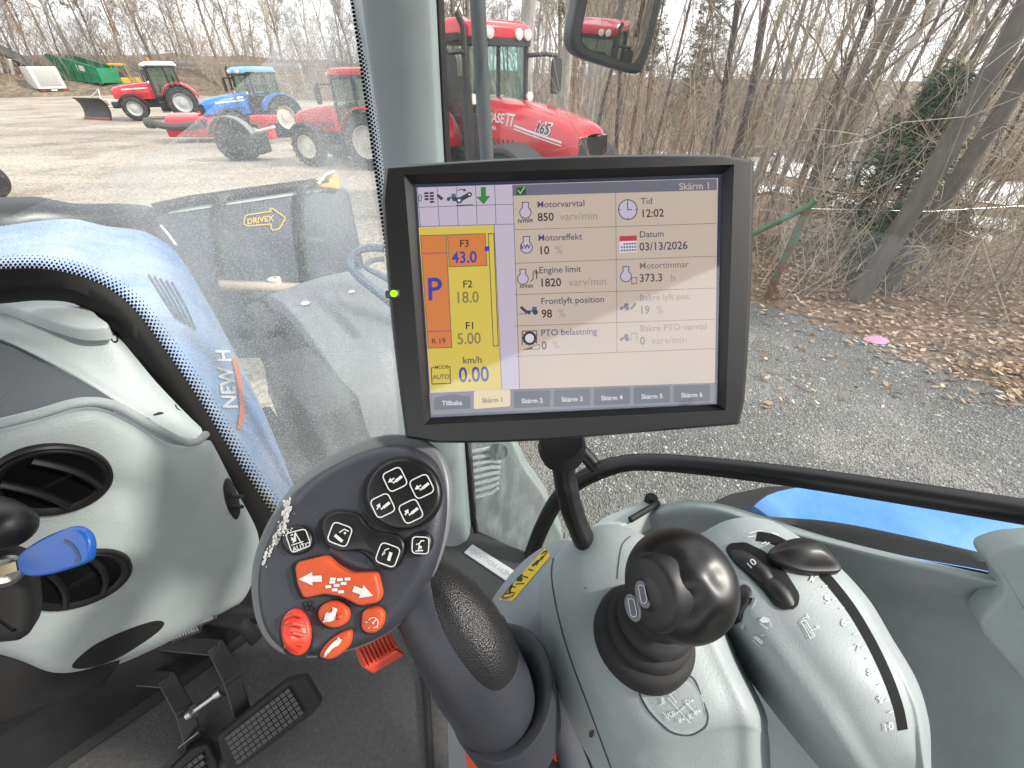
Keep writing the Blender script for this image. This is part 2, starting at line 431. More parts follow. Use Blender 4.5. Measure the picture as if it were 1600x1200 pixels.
rings = [rg(outer, -.045, .86), rg(outer, -.03, .97), rg(outer, -.012, .995), rg(outer, .0), rg(outer, .0035, .998), rg(outer, .0055, .992), rg(outer, .0065, .985), rg(inner, .0065), rg(inner, .0058, .998), rg(inner2, .0, 1.0), rg(inner2, -.001, .999)]
m.grid(rings, cv=True); m.poly(rings[0][::-1])
m.build('housing', BEZEL, mon, ang=28)
m = MB(); m.poly(rg(inner2, .0002, 1.0)); scr = m.build('screen', flat('screen_border', (58, 64, 90), .75), mon)
# --- what the screen shows
CO = dict(lav=(203, 192, 210), cream=(206, 188, 172), yel=(226, 202, 84), org=(222, 132, 66), blk=(40, 40, 48), blue=(62, 66, 170), navy=(66, 70, 104), grey=(150, 142, 142), bar=(112, 112, 128), dark=(58, 64, 80), tab=(228, 204, 160), grn=(44, 140, 60), wht=(226, 224, 232), olive=(140, 128, 84), line=(120, 108, 112), red=(190, 62, 74), lightg=(120, 220, 90), cb=(70, 110, 140), low=(118, 116, 124))
ck = list(CO); cm = [flat('screen_' + ('%s' % k), CO[k]) for k in ck]; ci = {k: i for i, k in enumerate(ck)}
g = MB(); L1, L2, L3, L4 = SP.map(.0006), SP.map(.0009), SP.map(.0012), SP.map(.0015)
def q4(l, c, *p): g.fill(l, p, ci[c])
q4(L1, 'lav', (651, 293), (802, 288), (812, 608), (672, 614))
q4(L1, 'cream', (802, 288), (1122, 278), (1117, 598), (812, 608))
q4(L1, 'bar', (672, 614), (1117, 598), (1117, 629), (674, 648))
q4(L2, 'bar', (801, 289), (1120, 279), (1120, 297), (801, 306))
q4(L2, 'yel', (654, 356), (772, 352), (784, 608), (673, 612))
q4(L3, 'org', (657, 368), (697, 367), (706, 543), (669, 544))
q4(L3, 'org', (699, 367), (758, 365), (761, 415), (702, 417))
def ln(c, w, *p, l=L4, cl=False): g.stroke(l, p, w, cl, ci[c])
ln('navy', 1, (657, 368), (697, 367), (706, 543), (669, 544), cl=True); ln('blue', 1, (659, 396), (699, 395)); ln('blue', 1, (667, 518), (705, 517))
ln('navy', 1, (699, 367), (758, 365), (761, 415), (702, 417), cl=True)
ln('dark', 1.2, (763, 365), (771.5, 365), (778.5, 540), (771, 541), cl=True); g.fill(L4, [(757, 385), (764, 384.7), (764.5, 392), (757.5, 392.5)], ci['blue'])
for k in range(5):
    ln('dark', .8, (652 + k * 30 + (1 if k else 0), 293 - k), (657 + k * 29.5, 354 - k))
ln('dark', .8, (653, 324), (802, 319)); ln('dark', .8, (655, 354), (803, 350)); ln('dark', .8, (801, 289), (812, 608)); ln('dark', .8, (772, 352), (784, 608))
A = -.035
g.text(L4, 'F3', 718, 386, 16, A, .012, mi=ci['blk']); g.text(L4, '43.0', 706, 411, 25, A, .02, mi=ci['blue'], sx=.92)
g.text(L4, 'F2', 723, 449.5, 16, A, .012, mi=ci['blk']); g.text(L4, '18.0', 711, 473.5, 25, A, .012, mi=ci['olive'], sx=.88)
g.text(L4, 'F1', 727, 514.5, 16, A, .012, mi=ci['blk']); g.text(L4, '5.00', 714, 538, 25, A, .012, mi=ci['olive'], sx=.88)
g.text(L4, 'P', 667, 469, 50, A, .015, mi=ci['blue'], sx=.95); g.text(L4, 'R 19', 674, 537, 12, A, .006, mi=ci['blk'])
g.text(L4, 'km/h', 723, 568, 15, A, .012, mi=ci['navy']); g.text(L4, '0.00', 717, 597, 33, A, .018, mi=ci['blue'], sx=.84)
ln('blk', 1.4, (678, 574), (674, 575), (675, 600), (704, 599), (703, 573), (698, 573)); g.text(L4, 'MODE', 679, 576.5, 7.5, A, .01, mi=ci['blk']); g.text(L4, 'AUTO', 676.5, 592.5, 10, A, .015, mi=ci['navy'], sx=.92)
# tabs
for k in range(7):
    x0 = 678 + k * 62.4; y0 = 616 - k * 2.25 - (3 if k == 1 else 0); x1 = x0 + 57
    if k == 0: g.fill(L3, [(x0, 622), (x0 + 28, 615.5), (x1, 620), (x1, 638), (x0, 641)], ci['dark'])
    else:
        pts = rnd2([(x0, y0), (x1, y0 - 1.8), (x1, y0 + 24), (x0, y0 + 26.5 + (2 if k == 1 else 0))], 3)
        g.fill(L3, pts, ci['tab' if k == 1 else 'dark'])
    g.text(L4, 'Tillbaka' if k == 0 else 'Skärm %d' % k, (x0 + x1) / 2, y0 + (18 if k else 17), 10.2, A, .012, 'c', ci['blk' if k == 1 else 'wht'])
g.text(L4, 'Skärm 1', 1061, 296.5, 15, A, .008, mi=ci['cream'])
g.fill(L4, [(807, 293), (822, 292.5), (822, 304), (807, 304.5)], ci['dark']); ln('lightg', 2, (809, 297), (813, 302), (820, 292), l=SP.map(.0018))
# grid lines of the readings
ys = [(359, 349), (411.5, 400), (460.5, 450), (509.5, 498.5), (557, 544.5)]
for a, b in ys: ln('line', .8, (804, a), (1119, b))
ln('line', .8, (962, 301), (964, 550))
rows = [('Motorvarvtal', '850', 'varv/min', 839, 324.5), ('Motoreffekt', '10', '%', 840.5, 376.5), ('Engine limit', '1820', 'varv/min', 842, 427), ('Frontlyft position', '98', '%', 845, 475.5), ('PTO belastning', '0', '%', 845, 525)]
for i, (a, b, c, x, y) in enumerate(rows):
    g.text(L4, a, x, y, 14.2, A, .0065, mi=ci['navy'])
    g.text(L4, b, x + 1, y + 21, 18, A, .014, mi=ci['blk'], sx=.95)
    g.text(L4, c, x + (36 if len(b) == 3 else 47 if len(b) == 4 else 27 if len(b) == 2 else 18), y + 20, 18, A, -.004, mi=ci['grey'], sx=.95)
rows2 = [('Tid', '12:02', '', 1001, 319, 'navy', 'blk'), ('Datum', '03/13/2026', '', 999, 371, 'navy', 'dark'), ('Motortimmar', '373.3', 'h', 999, 420, 'low', 'dark'), ('Bakre lyft pos.', '19', '%', 999, 470, 'grey', 'low'), ('Bakre PTO varvtal', '0', 'varv/min', 1000, 518, 'grey', 'low')]
for i, (a, b, c, x, y, c1, c2) in enumerate(rows2):
    g.text(L4, a, x, y, 14, A, .0055, mi=ci[c1]); g.text(L4, b, x, y + 20.5, 17.5, A, .012, mi=ci[c2], sx=.95)
    if c: g.text(L4, c, x + (49 if len(b) == 5 else 27 if len(b) == 2 else 18), y + 20, 17, A, -.004, mi=ci['grey'], sx=.95)
# icons
def bulb(x, y, s=1.0, c='navy'):
    pts = [(x - 5 * s, y - 12 * s), (x + 5 * s, y - 12 * s), (x + 4.5 * s, y - 5 * s)] + [(x + 9 * s * math.sin(a), y + 4 * s - 9 * s * math.cos(a)) for a in [0.5 + k * 5.28 / 12 for k in range(13)]] + [(x - 4.5 * s, y - 5 * s)]
    g.fill(L3, pts, ci['lav']); ln(c, 1.3, *pts, cl=True)
bulb(821, 328); g.text(L4, 'n/min', 809, 348, 10.5, A, .02, mi=ci['blk']); bulb(822.5, 382, 1.05); g.text(L4, 'kW', 814, 389, 10, A, .02, mi=ci['blk'])
bulb(817, 432, .95); g.text(L4, 'n/min', 812, 450, 9.5, A, .02, mi=ci['blk']); ln('blk', 1.3, (829, 440), (833, 436), (833, 425), (839, 421)); ln('blk', 1.6, (838.5, 436), (838.5, 424)); ln('blk', 1.2, (835.5, 428), (838.5, 423.5), (841.5, 428))
bulb(978, 428, .95); ln('navy', 1, (987, 434), (995, 433.5), (995, 443), (987, 443.5), cl=True)
g.fill(L3, ell(981, 327.5, 14.5, 15.5), ci['lav']); ln('navy', 1.5, *ell(981, 327.5, 14.5, 15.5), cl=True); ln('navy', 1.5, (980.5, 316), (981, 328), (988, 327.5))
for a in range(4): ln('navy', 1.3, (981 + 11 * math.cos(a * 1.5708), 327.5 + 12 * math.sin(a * 1.5708)), (981 + 14 * math.cos(a * 1.5708), 327.5 + 15 * math.sin(a * 1.5708)))
g.fill(L3, [(968, 370), (995, 369), (995, 394), (968, 395)], ci['wht']); g.fill(L4, [(968, 369), (995, 368), (995, 376), (968, 377)], ci['red'])
for r_ in range(3):
    for c_ in range(6):
        if r_ or c_: g.fill(L4, [(970 + c_ * 4.2, 380 + r_ * 5 - c_ * .2), (973 + c_ * 4.2, 380 + r_ * 5 - c_ * .2), (973 + c_ * 4.2, 383 + r_ * 5 - c_ * .2), (970 + c_ * 4.2, 383 + r_ * 5 - c_ * .2)], ci['bar'])
def minitractor(x, y, s, c='dark', b='cb'):
    for (dx, r_) in ((-5, 3.2), (6, 4.6)): g.fill(L4, ell(x + dx * s, y - r_ * s * .5 + 2 * s, r_ * s, r_ * s, n=14), ci[c])
    g.fill(L3, [(x - 7 * s, y - 3 * s), (x, y - 4 * s), (x + 1 * s, y - 10 * s), (x + 8 * s, y - 10 * s), (x + 9 * s, y - 2 * s), (x - 6 * s, y)], ci[b])
minitractor(831, 488, .9); g.fill(L4, [(812, 481), (815, 478), (826, 487), (822, 490)], ci['dark']); ln('dark', 1, (811, 491), (824, 490))
minitractor(975, 482, .8, 'low', 'bar'); g.fill(L4, [(984, 482), (992, 473), (995, 475), (987, 484)], ci['low']); minitractor(975, 530, .8, 'low', 'bar'); ln('low', 1, (986, 533), (986, 521), (995, 520.6), (995, 532.5))
minitractor(705, 311, .85); g.fill(L4, [(682, 306), (685, 303), (693, 310), (689, 313)], ci['dark'])
ln('blk', 1.3, (816, 539), (816, 517.5), (838.5, 516.8), (838.5, 537)); g.fill(L3, ell(827.5, 528.5, 10.5, 10.5, n=40), ci['blk'])
for k in range(12): a = k * .5236; g.fill(L3, ell(827.5 + 10 * math.cos(a), 528.5 + 10 * math.sin(a), 1.7, 1.7, n=6), ci['blk'])
g.fill(L4, ell(827.5, 528.5, 7, 7), ci['wht']); g.fill(L4, [(815, 547), (832, 541.5), (832, 546)], ci['blk']); ln('blk', 1, (832, 541.5), (843, 538), (843, 545.5), (832, 546))
# top icon row
for r_ in range(4):
    for c_ in range(2):
        if r_ < 3 or c_: x, y = 663 + c_ * 8.2 + r_ * .2, 300.5 + r_ * 4.6 - c_ * .3; g.fill(L4, [(x, y), (x + 6.5, y - .2), (x + 6.5, y + 2.8), (x, y + 3)], ci['blk'])
ln('dark', 1, (654.5, 314), (654.5, 308), (652.8, 308), (656.3, 303.5), (659.8, 308), (658, 308), (658, 314), cl=True)
ln('dark', 7, (717, 313), (733, 304), l=L3); g.fill(L3, ell(717.5, 313, 5, 5), ci['dark']); g.fill(L3, ell(733.5, 304, 4, 4), ci['dark']); g.fill(L4, ell(717.5, 313, 2.3, 2.3, n=12), ci['wht']); g.fill(L4, ell(733.5, 304, 1.6, 1.6, n=12), ci['wht'])
ln('blk', 1.3, (715, 298), (720, 295.5), (726, 297)); g.fill(L4, [(725, 294), (729, 298.5), (723.5, 299)], ci['blk']); ln('blk', 1.2, (713, 321), (739, 319.8))
g.fill(L4, [(751, 292.5), (759, 292), (759.5, 306.5), (766.5, 306), (756, 319), (743.5, 307.5), (751.5, 307)], ci['grn'])
g.build('screen_graphics', cm, scr, smooth=False)
m = MB(); m.poly([SP.at(a, b, .0026) for a, b in ((647, 289), (1127, 273), (1120, 631), (673, 652))]); m.build('cover_glass', glass('screen_glass', (1, 1, 1), .11, .05), scr, smooth=False)
m = MB(); m.slab([SP.at(a, b, .0075) for a, b in rnd2([(601, 454), (623, 452), (624, 464), (602, 466)], 3)], mn, .004, .0006); lamp = m.build('status_lamp', mat('lamp_housing', (.05, .06, .05), .3), mon)
m = MB(); m.slab([SP.at(a, b, .0082) for a, b in ell(615, 458.5, 6, 5.5)], mn, .002, .0005, dome=.0006); m.build('light', flat('green_lamp', (170, 245, 40), 1.6), lamp)
m = MB(); m.lathe(P(878, 700, .362), (P(879, 690, .352) - P(882, 715, .378)), [(.0, -.008), (.020, -.008), (.021, .004), (.018, .014), (.0, .014)], 24); m.build('mount_socket', BLACKM, mon)
m = MB(); pth = catmull([P(878, 700, .368), P(880, 730, .372), P(886, 765, .378), P(895, 800, .386), P(910, 838, .395), P(925, 872, .41)], 6)
m.tube(pth, [.0168 - .0004 * math.sin(i) for i in range(len(pth))], 20, flat=.62, up=cfw.cross(V((0, 0, 1))))
tag(m.build('monitor_arm', BLACK, None, ang=50), 'curved black post rising from the grey armrest and carrying the monitor', 'bracket')
# ------------------------------------------------------------------ armrest with joystick, right hand controls
def rows_px(rows): return [[P(*c) for c in r_] for r_ in rows]
arm = T('armrest_console', 'light grey moulded armrest with joystick boot and round control panels at lower right', 'armrest', P(1080, 1150, .38))
m = MB(); m.loft(rows_px([
    [(850, 905, .50), (872, 872, .45), (896, 842, .432), (930, 822, .425), (968, 820, .425), (996, 836, .43), (1003, 850, .48)],
    [(800, 925, .50), (846, 893, .41), (893, 858, .392), (945, 838, .385), (1000, 840, .385), (1046, 862, .39), (1060, 880, .46)],
    [(780, 1000, .48), (855, 960, .37), (903, 938, .345), (980, 920, .335), (1060, 920, .335), (1105, 940, .345), (1122, 955, .44)],
    [(800, 1085, .46), (885, 1045, .345), (936, 1025, .318), (1015, 1010, .308), (1095, 1012, .308), (1143, 1030, .318), (1162, 1042, .42)],
    [(840, 1165, .44), (922, 1128, .325), (972, 1105, .298), (1050, 1090, .289), (1130, 1085, .289), (1177, 1102, .299), (1196, 1112, .40)],
    [(872, 1220, .43), (955, 1190, .322), (1006, 1158, .292), (1075, 1140, .283), (1140, 1128, .284), (1184, 1134, .296), (1200, 1145, .40)],
    [(885, 1260, .45), (968, 1235, .332), (1020, 1198, .300), (1085, 1172, .292), (1145, 1158, .293), (1186, 1160, .305), (1203, 1170, .42)],
    [(895, 1340, .48), (985, 1330, .352), (1035, 1300, .322), (1095, 1280, .315), (1150, 1270, .315), (1190, 1265, .327), (1206, 1270, .46)]]), 7, 7)
sfA = Surf(m)
m.build('armrest_body', PLAST, arm, ang=60)
# seam, recess, boot symbol plate
d = MB(); d.stroke(sfA.map(.0004), sm2([(866, 868), (862, 900), (872, 960), (892, 1030), (922, 1110), (955, 1200)], 6, False), 2.0)
d.stroke(sfA.map(.0004), sm2([(985, 838), (972, 852), (966, 885), (965, 905)], 6, False), 1.6)
d.stroke(sfA.map(.0004), rnd2([(992, 1068), (1082, 1050), (1107, 1118), (1104, 1135), (1080, 1150), (1048, 1146), (1010, 1110)], 22, 6), 2.0, True)
d.build('panel_gap', mat('gap_shadow', (0.05, 0.055, 0.055), .8), arm)
d = MB(); d.fill(sfA.map(.0008), rnd2([(994, 1070), (1080, 1052), (1104, 1118), (1101, 1132), (1079, 1147), (1050, 1143), (1013, 1109)], 20, 6))
d.build('symbol_plate', mat('symbol_plate_grey', (.29, .325, .33), .45), arm)
d = MB(); mp = sfA.map(.0013)
for (x, y, t) in ((1034, 1097, 'R'), (1049, 1083, 'K'), (1071, 1101, 'D+'), (1043, 1120, 'K8'), (1060, 1128, '8+'), (1076, 1122, 'K'), (1031, 1103, '-+'), (1084, 1116, 'd+')): d.text(mp, t, x, y, 11, -.25, .01)
for a, b in (((1044, 1090), (1078, 1128)), ((1071, 1103), (1050, 1118)), ((1046, 1083), (1057, 1098)), ((1073, 1098), (1086, 1113)), ((1036, 1112), (1046, 1124))): d.stroke(mp, [a, b], 1.3)
d.build('symbol_print', PALEP, arm)
# left side of the armrest with the yellow sticker
m = MB(); m.loft(rows_px([
    [(745, 985, .47), (770, 935, .44), (812, 882, .435), (858, 850, .445), (905, 838, .47)],
    [(760, 1000, .455), (786, 950, .42), (828, 898, .415), (866, 868, .42), (905, 850, .45)],
    [(768, 1080, .44), (800, 1010, .40), (838, 955, .385), (872, 905, .40), (905, 870, .44)],
    [(795, 1180, .42), (840, 1110, .375), (870, 1040, .365), (885, 980, .375), (905, 930, .43)],
    [(830, 1290, .41), (895, 1220, .36), (915, 1140, .35), (930, 1080, .365), (940, 1020, .43)],
    [(860, 1390, .41), (940, 1310, .36), (955, 1230, .35), (965, 1180, .36), (975, 1120, .43)]]), 6, 6)
sfL = Surf(m); m.build('side_cover', mat('side_plastic', (.25, .275, .30), .45, var=.05, vscale=25), arm, ang=60)
d = MB(); d.grid([[sfL.at(780 + (852 - 780) * t + (22 if q else 0) * (1 - .6 * t), 937 - 80 * t + (0 if not q else 2 + 10 * t), .0006) for q in (0, 1)] for t in [k / 14 for k in range(15)]]); stk = d.build('warning_sticker', YELLOWS, arm); tag(stk, 'yellow warning sticker with black pictograms')
d = MB(); mp = sfL.map(.0010)
d.stroke(mp, rnd2([(784, 935), (799, 916), (850, 863), (856, 861), (849, 871), (801, 932)], 3), 1.2, True)
d.stroke(mp, [(790, 928), (803, 926)], 1.8); d.stroke(mp, [(796, 926), (800, 916), (806, 918)], 2.2); d.stroke(mp, [(806, 913), (820, 912)], 1.6); d.fill(mp, ell(813, 905, 4.5, 4)); d.stroke(mp, [(808, 908), (817, 898)], 3); d.stroke(mp, [(818, 901), (826, 903)], 2); d.stroke(mp, [(826, 890), (834, 892)], 2); d.stroke(mp, [(832, 885), (842, 876)], 3); d.stroke(mp, [(838, 884), (848, 870)], 1.5)
d.build('sticker_print', BLACK, stk)
d = MB(); d.stroke(sfL.map(.0005), sm2([(838, 1018), (842, 1012), (870, 1070), (905, 1150), (930, 1215)], 6, False), 3.2); d.build('side_gap', BLACKM, arm)
d = MB(); d.fill(sfA.map(.0006), ell(925, 1146, 4, 6, .3, n=10)); d.build('brown_speck', mat('speck_brown', (.09, .035, .02), .7), arm)
# ---- joystick
ja, jb = P(1008, 988, .312), P(1062, 912, .268); ax = (jb - ja).normalized(); js = T('joystick', 'black ball topped joystick with two small oval buttons in a ribbed rubber boot', 'joystick', ja)
m = MB(); m.lathe(ja, ax, [(.0, -.012), (.0375, -.010), (.0375, .0), (.0358, .004), (.0335, .006), (.0308, .007), (.0308, .013), (.0275, .016), (.0228, .017), (.0228, .020), (.0272, .022), (.0272, .026), (.024, .029), (.020, .031), (.020, .045), (.0, .046)], 48)
m.build('rubber_boot', RUBBER, js, ang=50)
m = MB(); prof = []
for k in range(41):
    a = math.pi * (k / 40) ; prof.append((.0348 * max(1e-4, math.sin(a)), -.0348 * math.cos(a)))
m.lathe(jb, ax, prof, 72, cap=False)
to = (CAM - jb).normalized()
gr = [((jb + (P(x, y, .26) - jb)), s_, w_) for x, y, s_, w_ in ((1078, 900, .0045, .013), (1085, 930, .006, .012), (1100, 845, .0035, .012), (1040, 850, .003, .011), (1075, 960, .003, .012), (1120, 890, .0035, .012))]
dirs = [((CAM + ray(x, y) * .235) - jb).normalized() for x, y, _, _ in ((1086, 938, 0, 0), (1074, 962, 0, 0), (1112, 832, 0, 0), (1048, 850, 0, 0), (1143, 900, 0, 0), (1130, 985, 0, 0))]
for i, p in enumerate(m.v):
    n_ = (p - jb).normalized(); dd = 0
    for dr, am in zip(dirs, (.0042, .0032, .0026, .003, .0034, .003)): dd += am * math.exp(-((n_ - dr).length / .25) ** 2)
    m.v[i] = p - n_ * dd
m.build('knob', BLACKG, js, ang=80)
lat = P(1000, 932, .268) - jb; tw_ = (CAM - jb).normalized(); lat = (lat - tw_ * lat.dot(tw_)).normalized(); bn = (lat * .60 + tw_ * .80).normalized(); bc = jb + bn * .0332
m = MB(); m.lathe(bc, bn, [(.0, -.02), (.0225, -.016), (.0205, -.006), (.0192, -.0022), (.0178, -.0006), (.0160, .0), (.0, .0003)], 40, xdir=cup, sx=1.12); pd = m.build('button_face', mat('face_black', (.013, .013, .014), .5, bump=('n', 900, .3, .0003)), js, ang=50)
bp = Pl(bc, bn)
for i, (x, y) in enumerate(((1004, 929), (988, 950))):
    m = MB(); m.slab([bp.at(a, b, .0012) for a, b in ell(x, y, 11.5, 23, -.30)], bn, .002, .0006, dome=.0006); bt = m.build('button', mat('grey_button', (.16, .17, .18), .4), js)
    m = MB(); m.fill(bp.map(.0022), rnd2([(x - 7, y - 15), (x + 2, y - 14), (x + 7, y + 8), (x + 5, y + 14), (x - 2, y + 13)], 3)); m.stroke(bp.map(.0024), rnd2([(x - 7, y - 15), (x + 2, y - 14), (x + 7, y + 8), (x + 5, y + 14), (x - 2, y + 13)], 3), 1.2, True, 1); m.build('button_symbol', [mat('button_blue_grey', (.10, .11, .16), .4), WHITEP], bt)
# ---- right hand control panel
m = MB(); m.loft(rows_px([
    [(1085, 838, .47), (1098, 832, .42), (1130, 815, .412), (1165, 808, .41), (1200, 812, .412), (1222, 822, .418), (1232, 832, .47)],
    [(1082, 872, .46), (1100, 860, .398), (1150, 842, .385), (1200, 835, .383), (1250, 845, .388), (1282, 862, .395), (1296, 872, .46)],
    [(1096, 925, .44), (1122, 910, .370), (1180, 893, .355), (1240, 888, .353), (1300, 900, .358), (1338, 920, .367), (1354, 932, .44)],
    [(1122, 985, .42), (1150, 968, .345), (1212, 953, .331), (1280, 950, .329), (1340, 965, .334), (1378, 985, .343), (1394, 997, .43)],
    [(1168, 1058, .41), (1198, 1040, .322), (1262, 1022, .308), (1330, 1018, .306), (1385, 1032, .311), (1418, 1052, .320), (1433, 1064, .42)],
    [(1222, 1130, .40), (1252, 1112, .306), (1315, 1092, .292), (1375, 1088, .290), (1418, 1100, .296), (1441, 1118, .306), (1452, 1130, .41)],
    [(1280, 1200, .40), (1308, 1182, .298), (1355, 1165, .286), (1398, 1160, .285), (1430, 1168, .291), (1446, 1182, .302), (1455, 1195, .41)],
    [(1330, 1260, .42), (1352, 1245, .315), (1385, 1222, .302), (1412, 1215, .301), (1436, 1220, .306), (1450, 1232, .317), (1458, 1245, .43)],
    [(1340, 1330, .46), (1362, 1320, .36), (1392, 1300, .345), (1418, 1295, .344), (1440, 1300, .35), (1453, 1310, .36), (1461, 1320, .46)]]), 7, 7)
sfB = Surf(m); m.build('control_panel', PLAST, arm, ang=60)
# slot for the slider
def arc(pts): return sm2(pts, 6, False)
slot = arc([(1182, 838), (1215, 846), (1270, 882), (1320, 938), (1356, 995), (1385, 1055), (1403, 1105), (1410, 1140)])
d = MB(); d.stroke(sfB.map(.0005), slot, 15); d.build('slider_slot', mat('slot_shadow', (.006, .007, .007), .85, spec=.2), arm)
d = MB(); skin(d, sfB, rnd2([(1133, 860), (1140, 850), (1165, 848), (1197, 864), (1228, 896), (1249, 930), (1246, 949), (1228, 955), (1210, 948), (1192, 924), (1168, 900), (1146, 880)], 7), .0012, .0012); d.build('wheel_slot', DEEP, arm)
# grooved roller
wl = MB(); wl.tube([sfB.at(x, y, -.0050 + hh) for x, y, hh in ((1143, 862, -.002), (1157, 870, .0005), (1172, 880, .0018), (1190, 896, .0018), (1200, 906, .0002), (1208, 914, .0008), (1222, 930, .0014), (1236, 946, -.002))], [.0078, .0090, .0094, .0092, .0078, .0086, .0090, .0078], 20)
wr = wl.build('thumb_wheel', mat('roller_black', (.008, .008, .0085), .5), arm); sfW = Surf(wl)
d = MB(); d.text(sfW.map(.0006), '10', 1172, 890, 15, -.75, .02); d.build('wheel_number', WHITEP, wr)
d = MB(); skin(d, sfB, rnd2([(1153, 920), (1163, 912), (1174, 920), (1176, 935), (1158, 972), (1149, 976), (1142, 970)], 5), .0006, .003); d.build('rocker_switch', BLACK, arm)
d = MB(); d.tube([sfB.at(1180, 936, .002), sfB.at(1163, 981, .002)], .0016, 8); d.build('switch_guard', PLAST, arm)
d = MB(); mp = sfB.map(.0013)
for (x, y, t) in ((1264, 912, '4'), (1288, 944, '5'), (1314, 980, '6'), (1336, 1019, '7'), (1355, 1057, '8'), (1371, 1099, '9'), (1378, 1141, '10')): d.text(mp, t, x, y, 17, -.2, .004)
for (x, y) in ((1271, 903), (1284, 918), (1299, 938), (1310, 952), (1321, 974), (1332, 992), (1344, 1013), (1352, 1030), (1363, 1052), (1370, 1070), (1380, 1094), (1386, 1112)): d.stroke(mp, [(x, y), (x + 7, y - 2)], 1.6)
for p in ([(1170, 835), (1190, 830)], [(1168, 841), (1180, 839)], [(1206, 834), (1216, 838)], [(1190, 851), (1197, 848)], [(1196, 852), (1202, 849)]): d.stroke(mp, p, 1.4)
d.build('scale_numbers', PALEP, arm, smooth=False); d = MB()
d.fill(mp, [(1186, 970), (1192, 964), (1203, 968), (1201, 973), (1192, 974)]); d.stroke(mp, [(1187, 974), (1200, 983)], 1.4); d.stroke(mp, [(1203, 972), (1205, 980)], 1.2)
d.fill(mp, [(1178, 996), (1183, 992), (1194, 1003), (1191, 1007)]); d.stroke(mp, [(1178, 999), (1191, 1011)], 1.2); d.stroke(mp, [(1189, 993), (1195, 992)], 1.3)
d.stroke(mp, [(1251, 972), (1258, 970), (1272, 994), (1266, 998)], 1.4, True); d.stroke(mp, [(1256, 976), (1268, 993)], 1.2); d.stroke(mp, [(1253, 968), (1262, 964), (1264, 972), (1260, 960)], 1.2); d.stroke(mp, [(1268, 985), (1279, 981), (1275, 978)], 1.2)
d.build('panel_print', PALEP, arm)
sl_ = MB(); ol = sm2([(1203, 861), (1222, 846), (1250, 839), (1280, 845), (1302, 864), (1316, 889), (1290, 893), (1255, 891), (1222, 878)], 4)
slp = Pl(sfB.at(1258, 870, .010), sfB.nrm(1240, 885)); sl_.slab([slp.at(a, b) for a, b in ol], slp.n, .006, .002, 3, dome=.012); sl_.tube([sfB.at(1262, 880, -.004), slp.at(1262, 876, -.002)], .006, 10)
tag(sl_.build('slider_lever', BLACK, None, ang=45), 'black almond shaped slider knob on the numbered curved slot', 'lever')
# ---- moulded side panel under the right window
sp = T('side_panel', 'pale grey moulded wall panel with a deep pocket beside the armrest, right window above', 'side panel', P(1450, 1100, .5))
m = MB(); m.loft(rows_px([
    [(985, 806, .66), (1060, 782, .62), (1120, 786, .58), (1190, 806, .545), (1290, 838, .50), (1410, 868, .455), (1580, 905, .41), (1720, 930, .39)],
    [(990, 812, .63), (1062, 793, .59), (1128, 800, .555), (1200, 825, .52), (1296, 850, .485), (1415, 880, .445), (1580, 917, .40), (1720, 942, .38)],
    [(1000, 850, .64), (1066, 838, .60), (1140, 842, .565), (1220, 858, .535), (1312, 875, .50), (1425, 902, .462), (1580, 938, .42), (1720, 960, .40)],
    [(1010, 940, .66), (1080, 930, .63), (1160, 930, .60), (1245, 935, .565), (1335, 945, .53), (1440, 965, .49), (1580, 990, .44), (1720, 1010, .41)],
    [(1060, 1100, .66), (1130, 1080, .63), (1220, 1070, .60), (1300, 1060, .565), (1380, 1060, .53), (1470, 1075, .48), (1590, 1090, .43), (1720, 1110, .39)],
    [(1120, 1290, .62), (1200, 1290, .60), (1290, 1290, .57), (1370, 1290, .54), (1440, 1290, .50), (1520, 1290, .45), (1620, 1290, .40), (1720, 1290, .37)]]), 6, 6)
sfC = Surf(m); m.build('panel_body', PLAST, sp, ang=60)
ol = rnd2([(1536, 868), (1580, 853), (1700, 845), (1760, 1000), (1760, 1220), (1602, 1068), (1526, 978), (1576, 922)], 22, 6)
m = MB(); plb = Pl.three((1560, 880, .392), (1700, 900, .365), (1600, 1040, .398)); m.slab([plb.at(a, b) for a, b in ol], plb.n, .03, .004, 4); m.build('end_block', PLAST, sp, ang=50)
m = MB(); g0 = Pl.three((930, 822, .60), (1035, 778, .64), (985, 812, .60)); m.slab([g0.at(a, b) for a, b in rnd2([(918, 826), (948, 805), (1012, 779), (1036, 778), (1040, 783), (985, 815), (945, 832)], 5)], g0.n, .03, .003); m.build('hinge_cover', PALE, sp)
m = MB(); m.lathe(g0.at(1017, 782), (0, 0, 1), [(.0, -.005), (.010, -.005), (.010, .006), (.007, .010), (.0, .010)], 16); m.tube([g0.at(985, 812, .004), g0.at(1022, 790, .004), g0.at(1028, 786, .004)], .005, 8); m.build('latch', BLACKM, sp)
for (x, y) in ((1372, 875), (1455, 1052)):
    pass
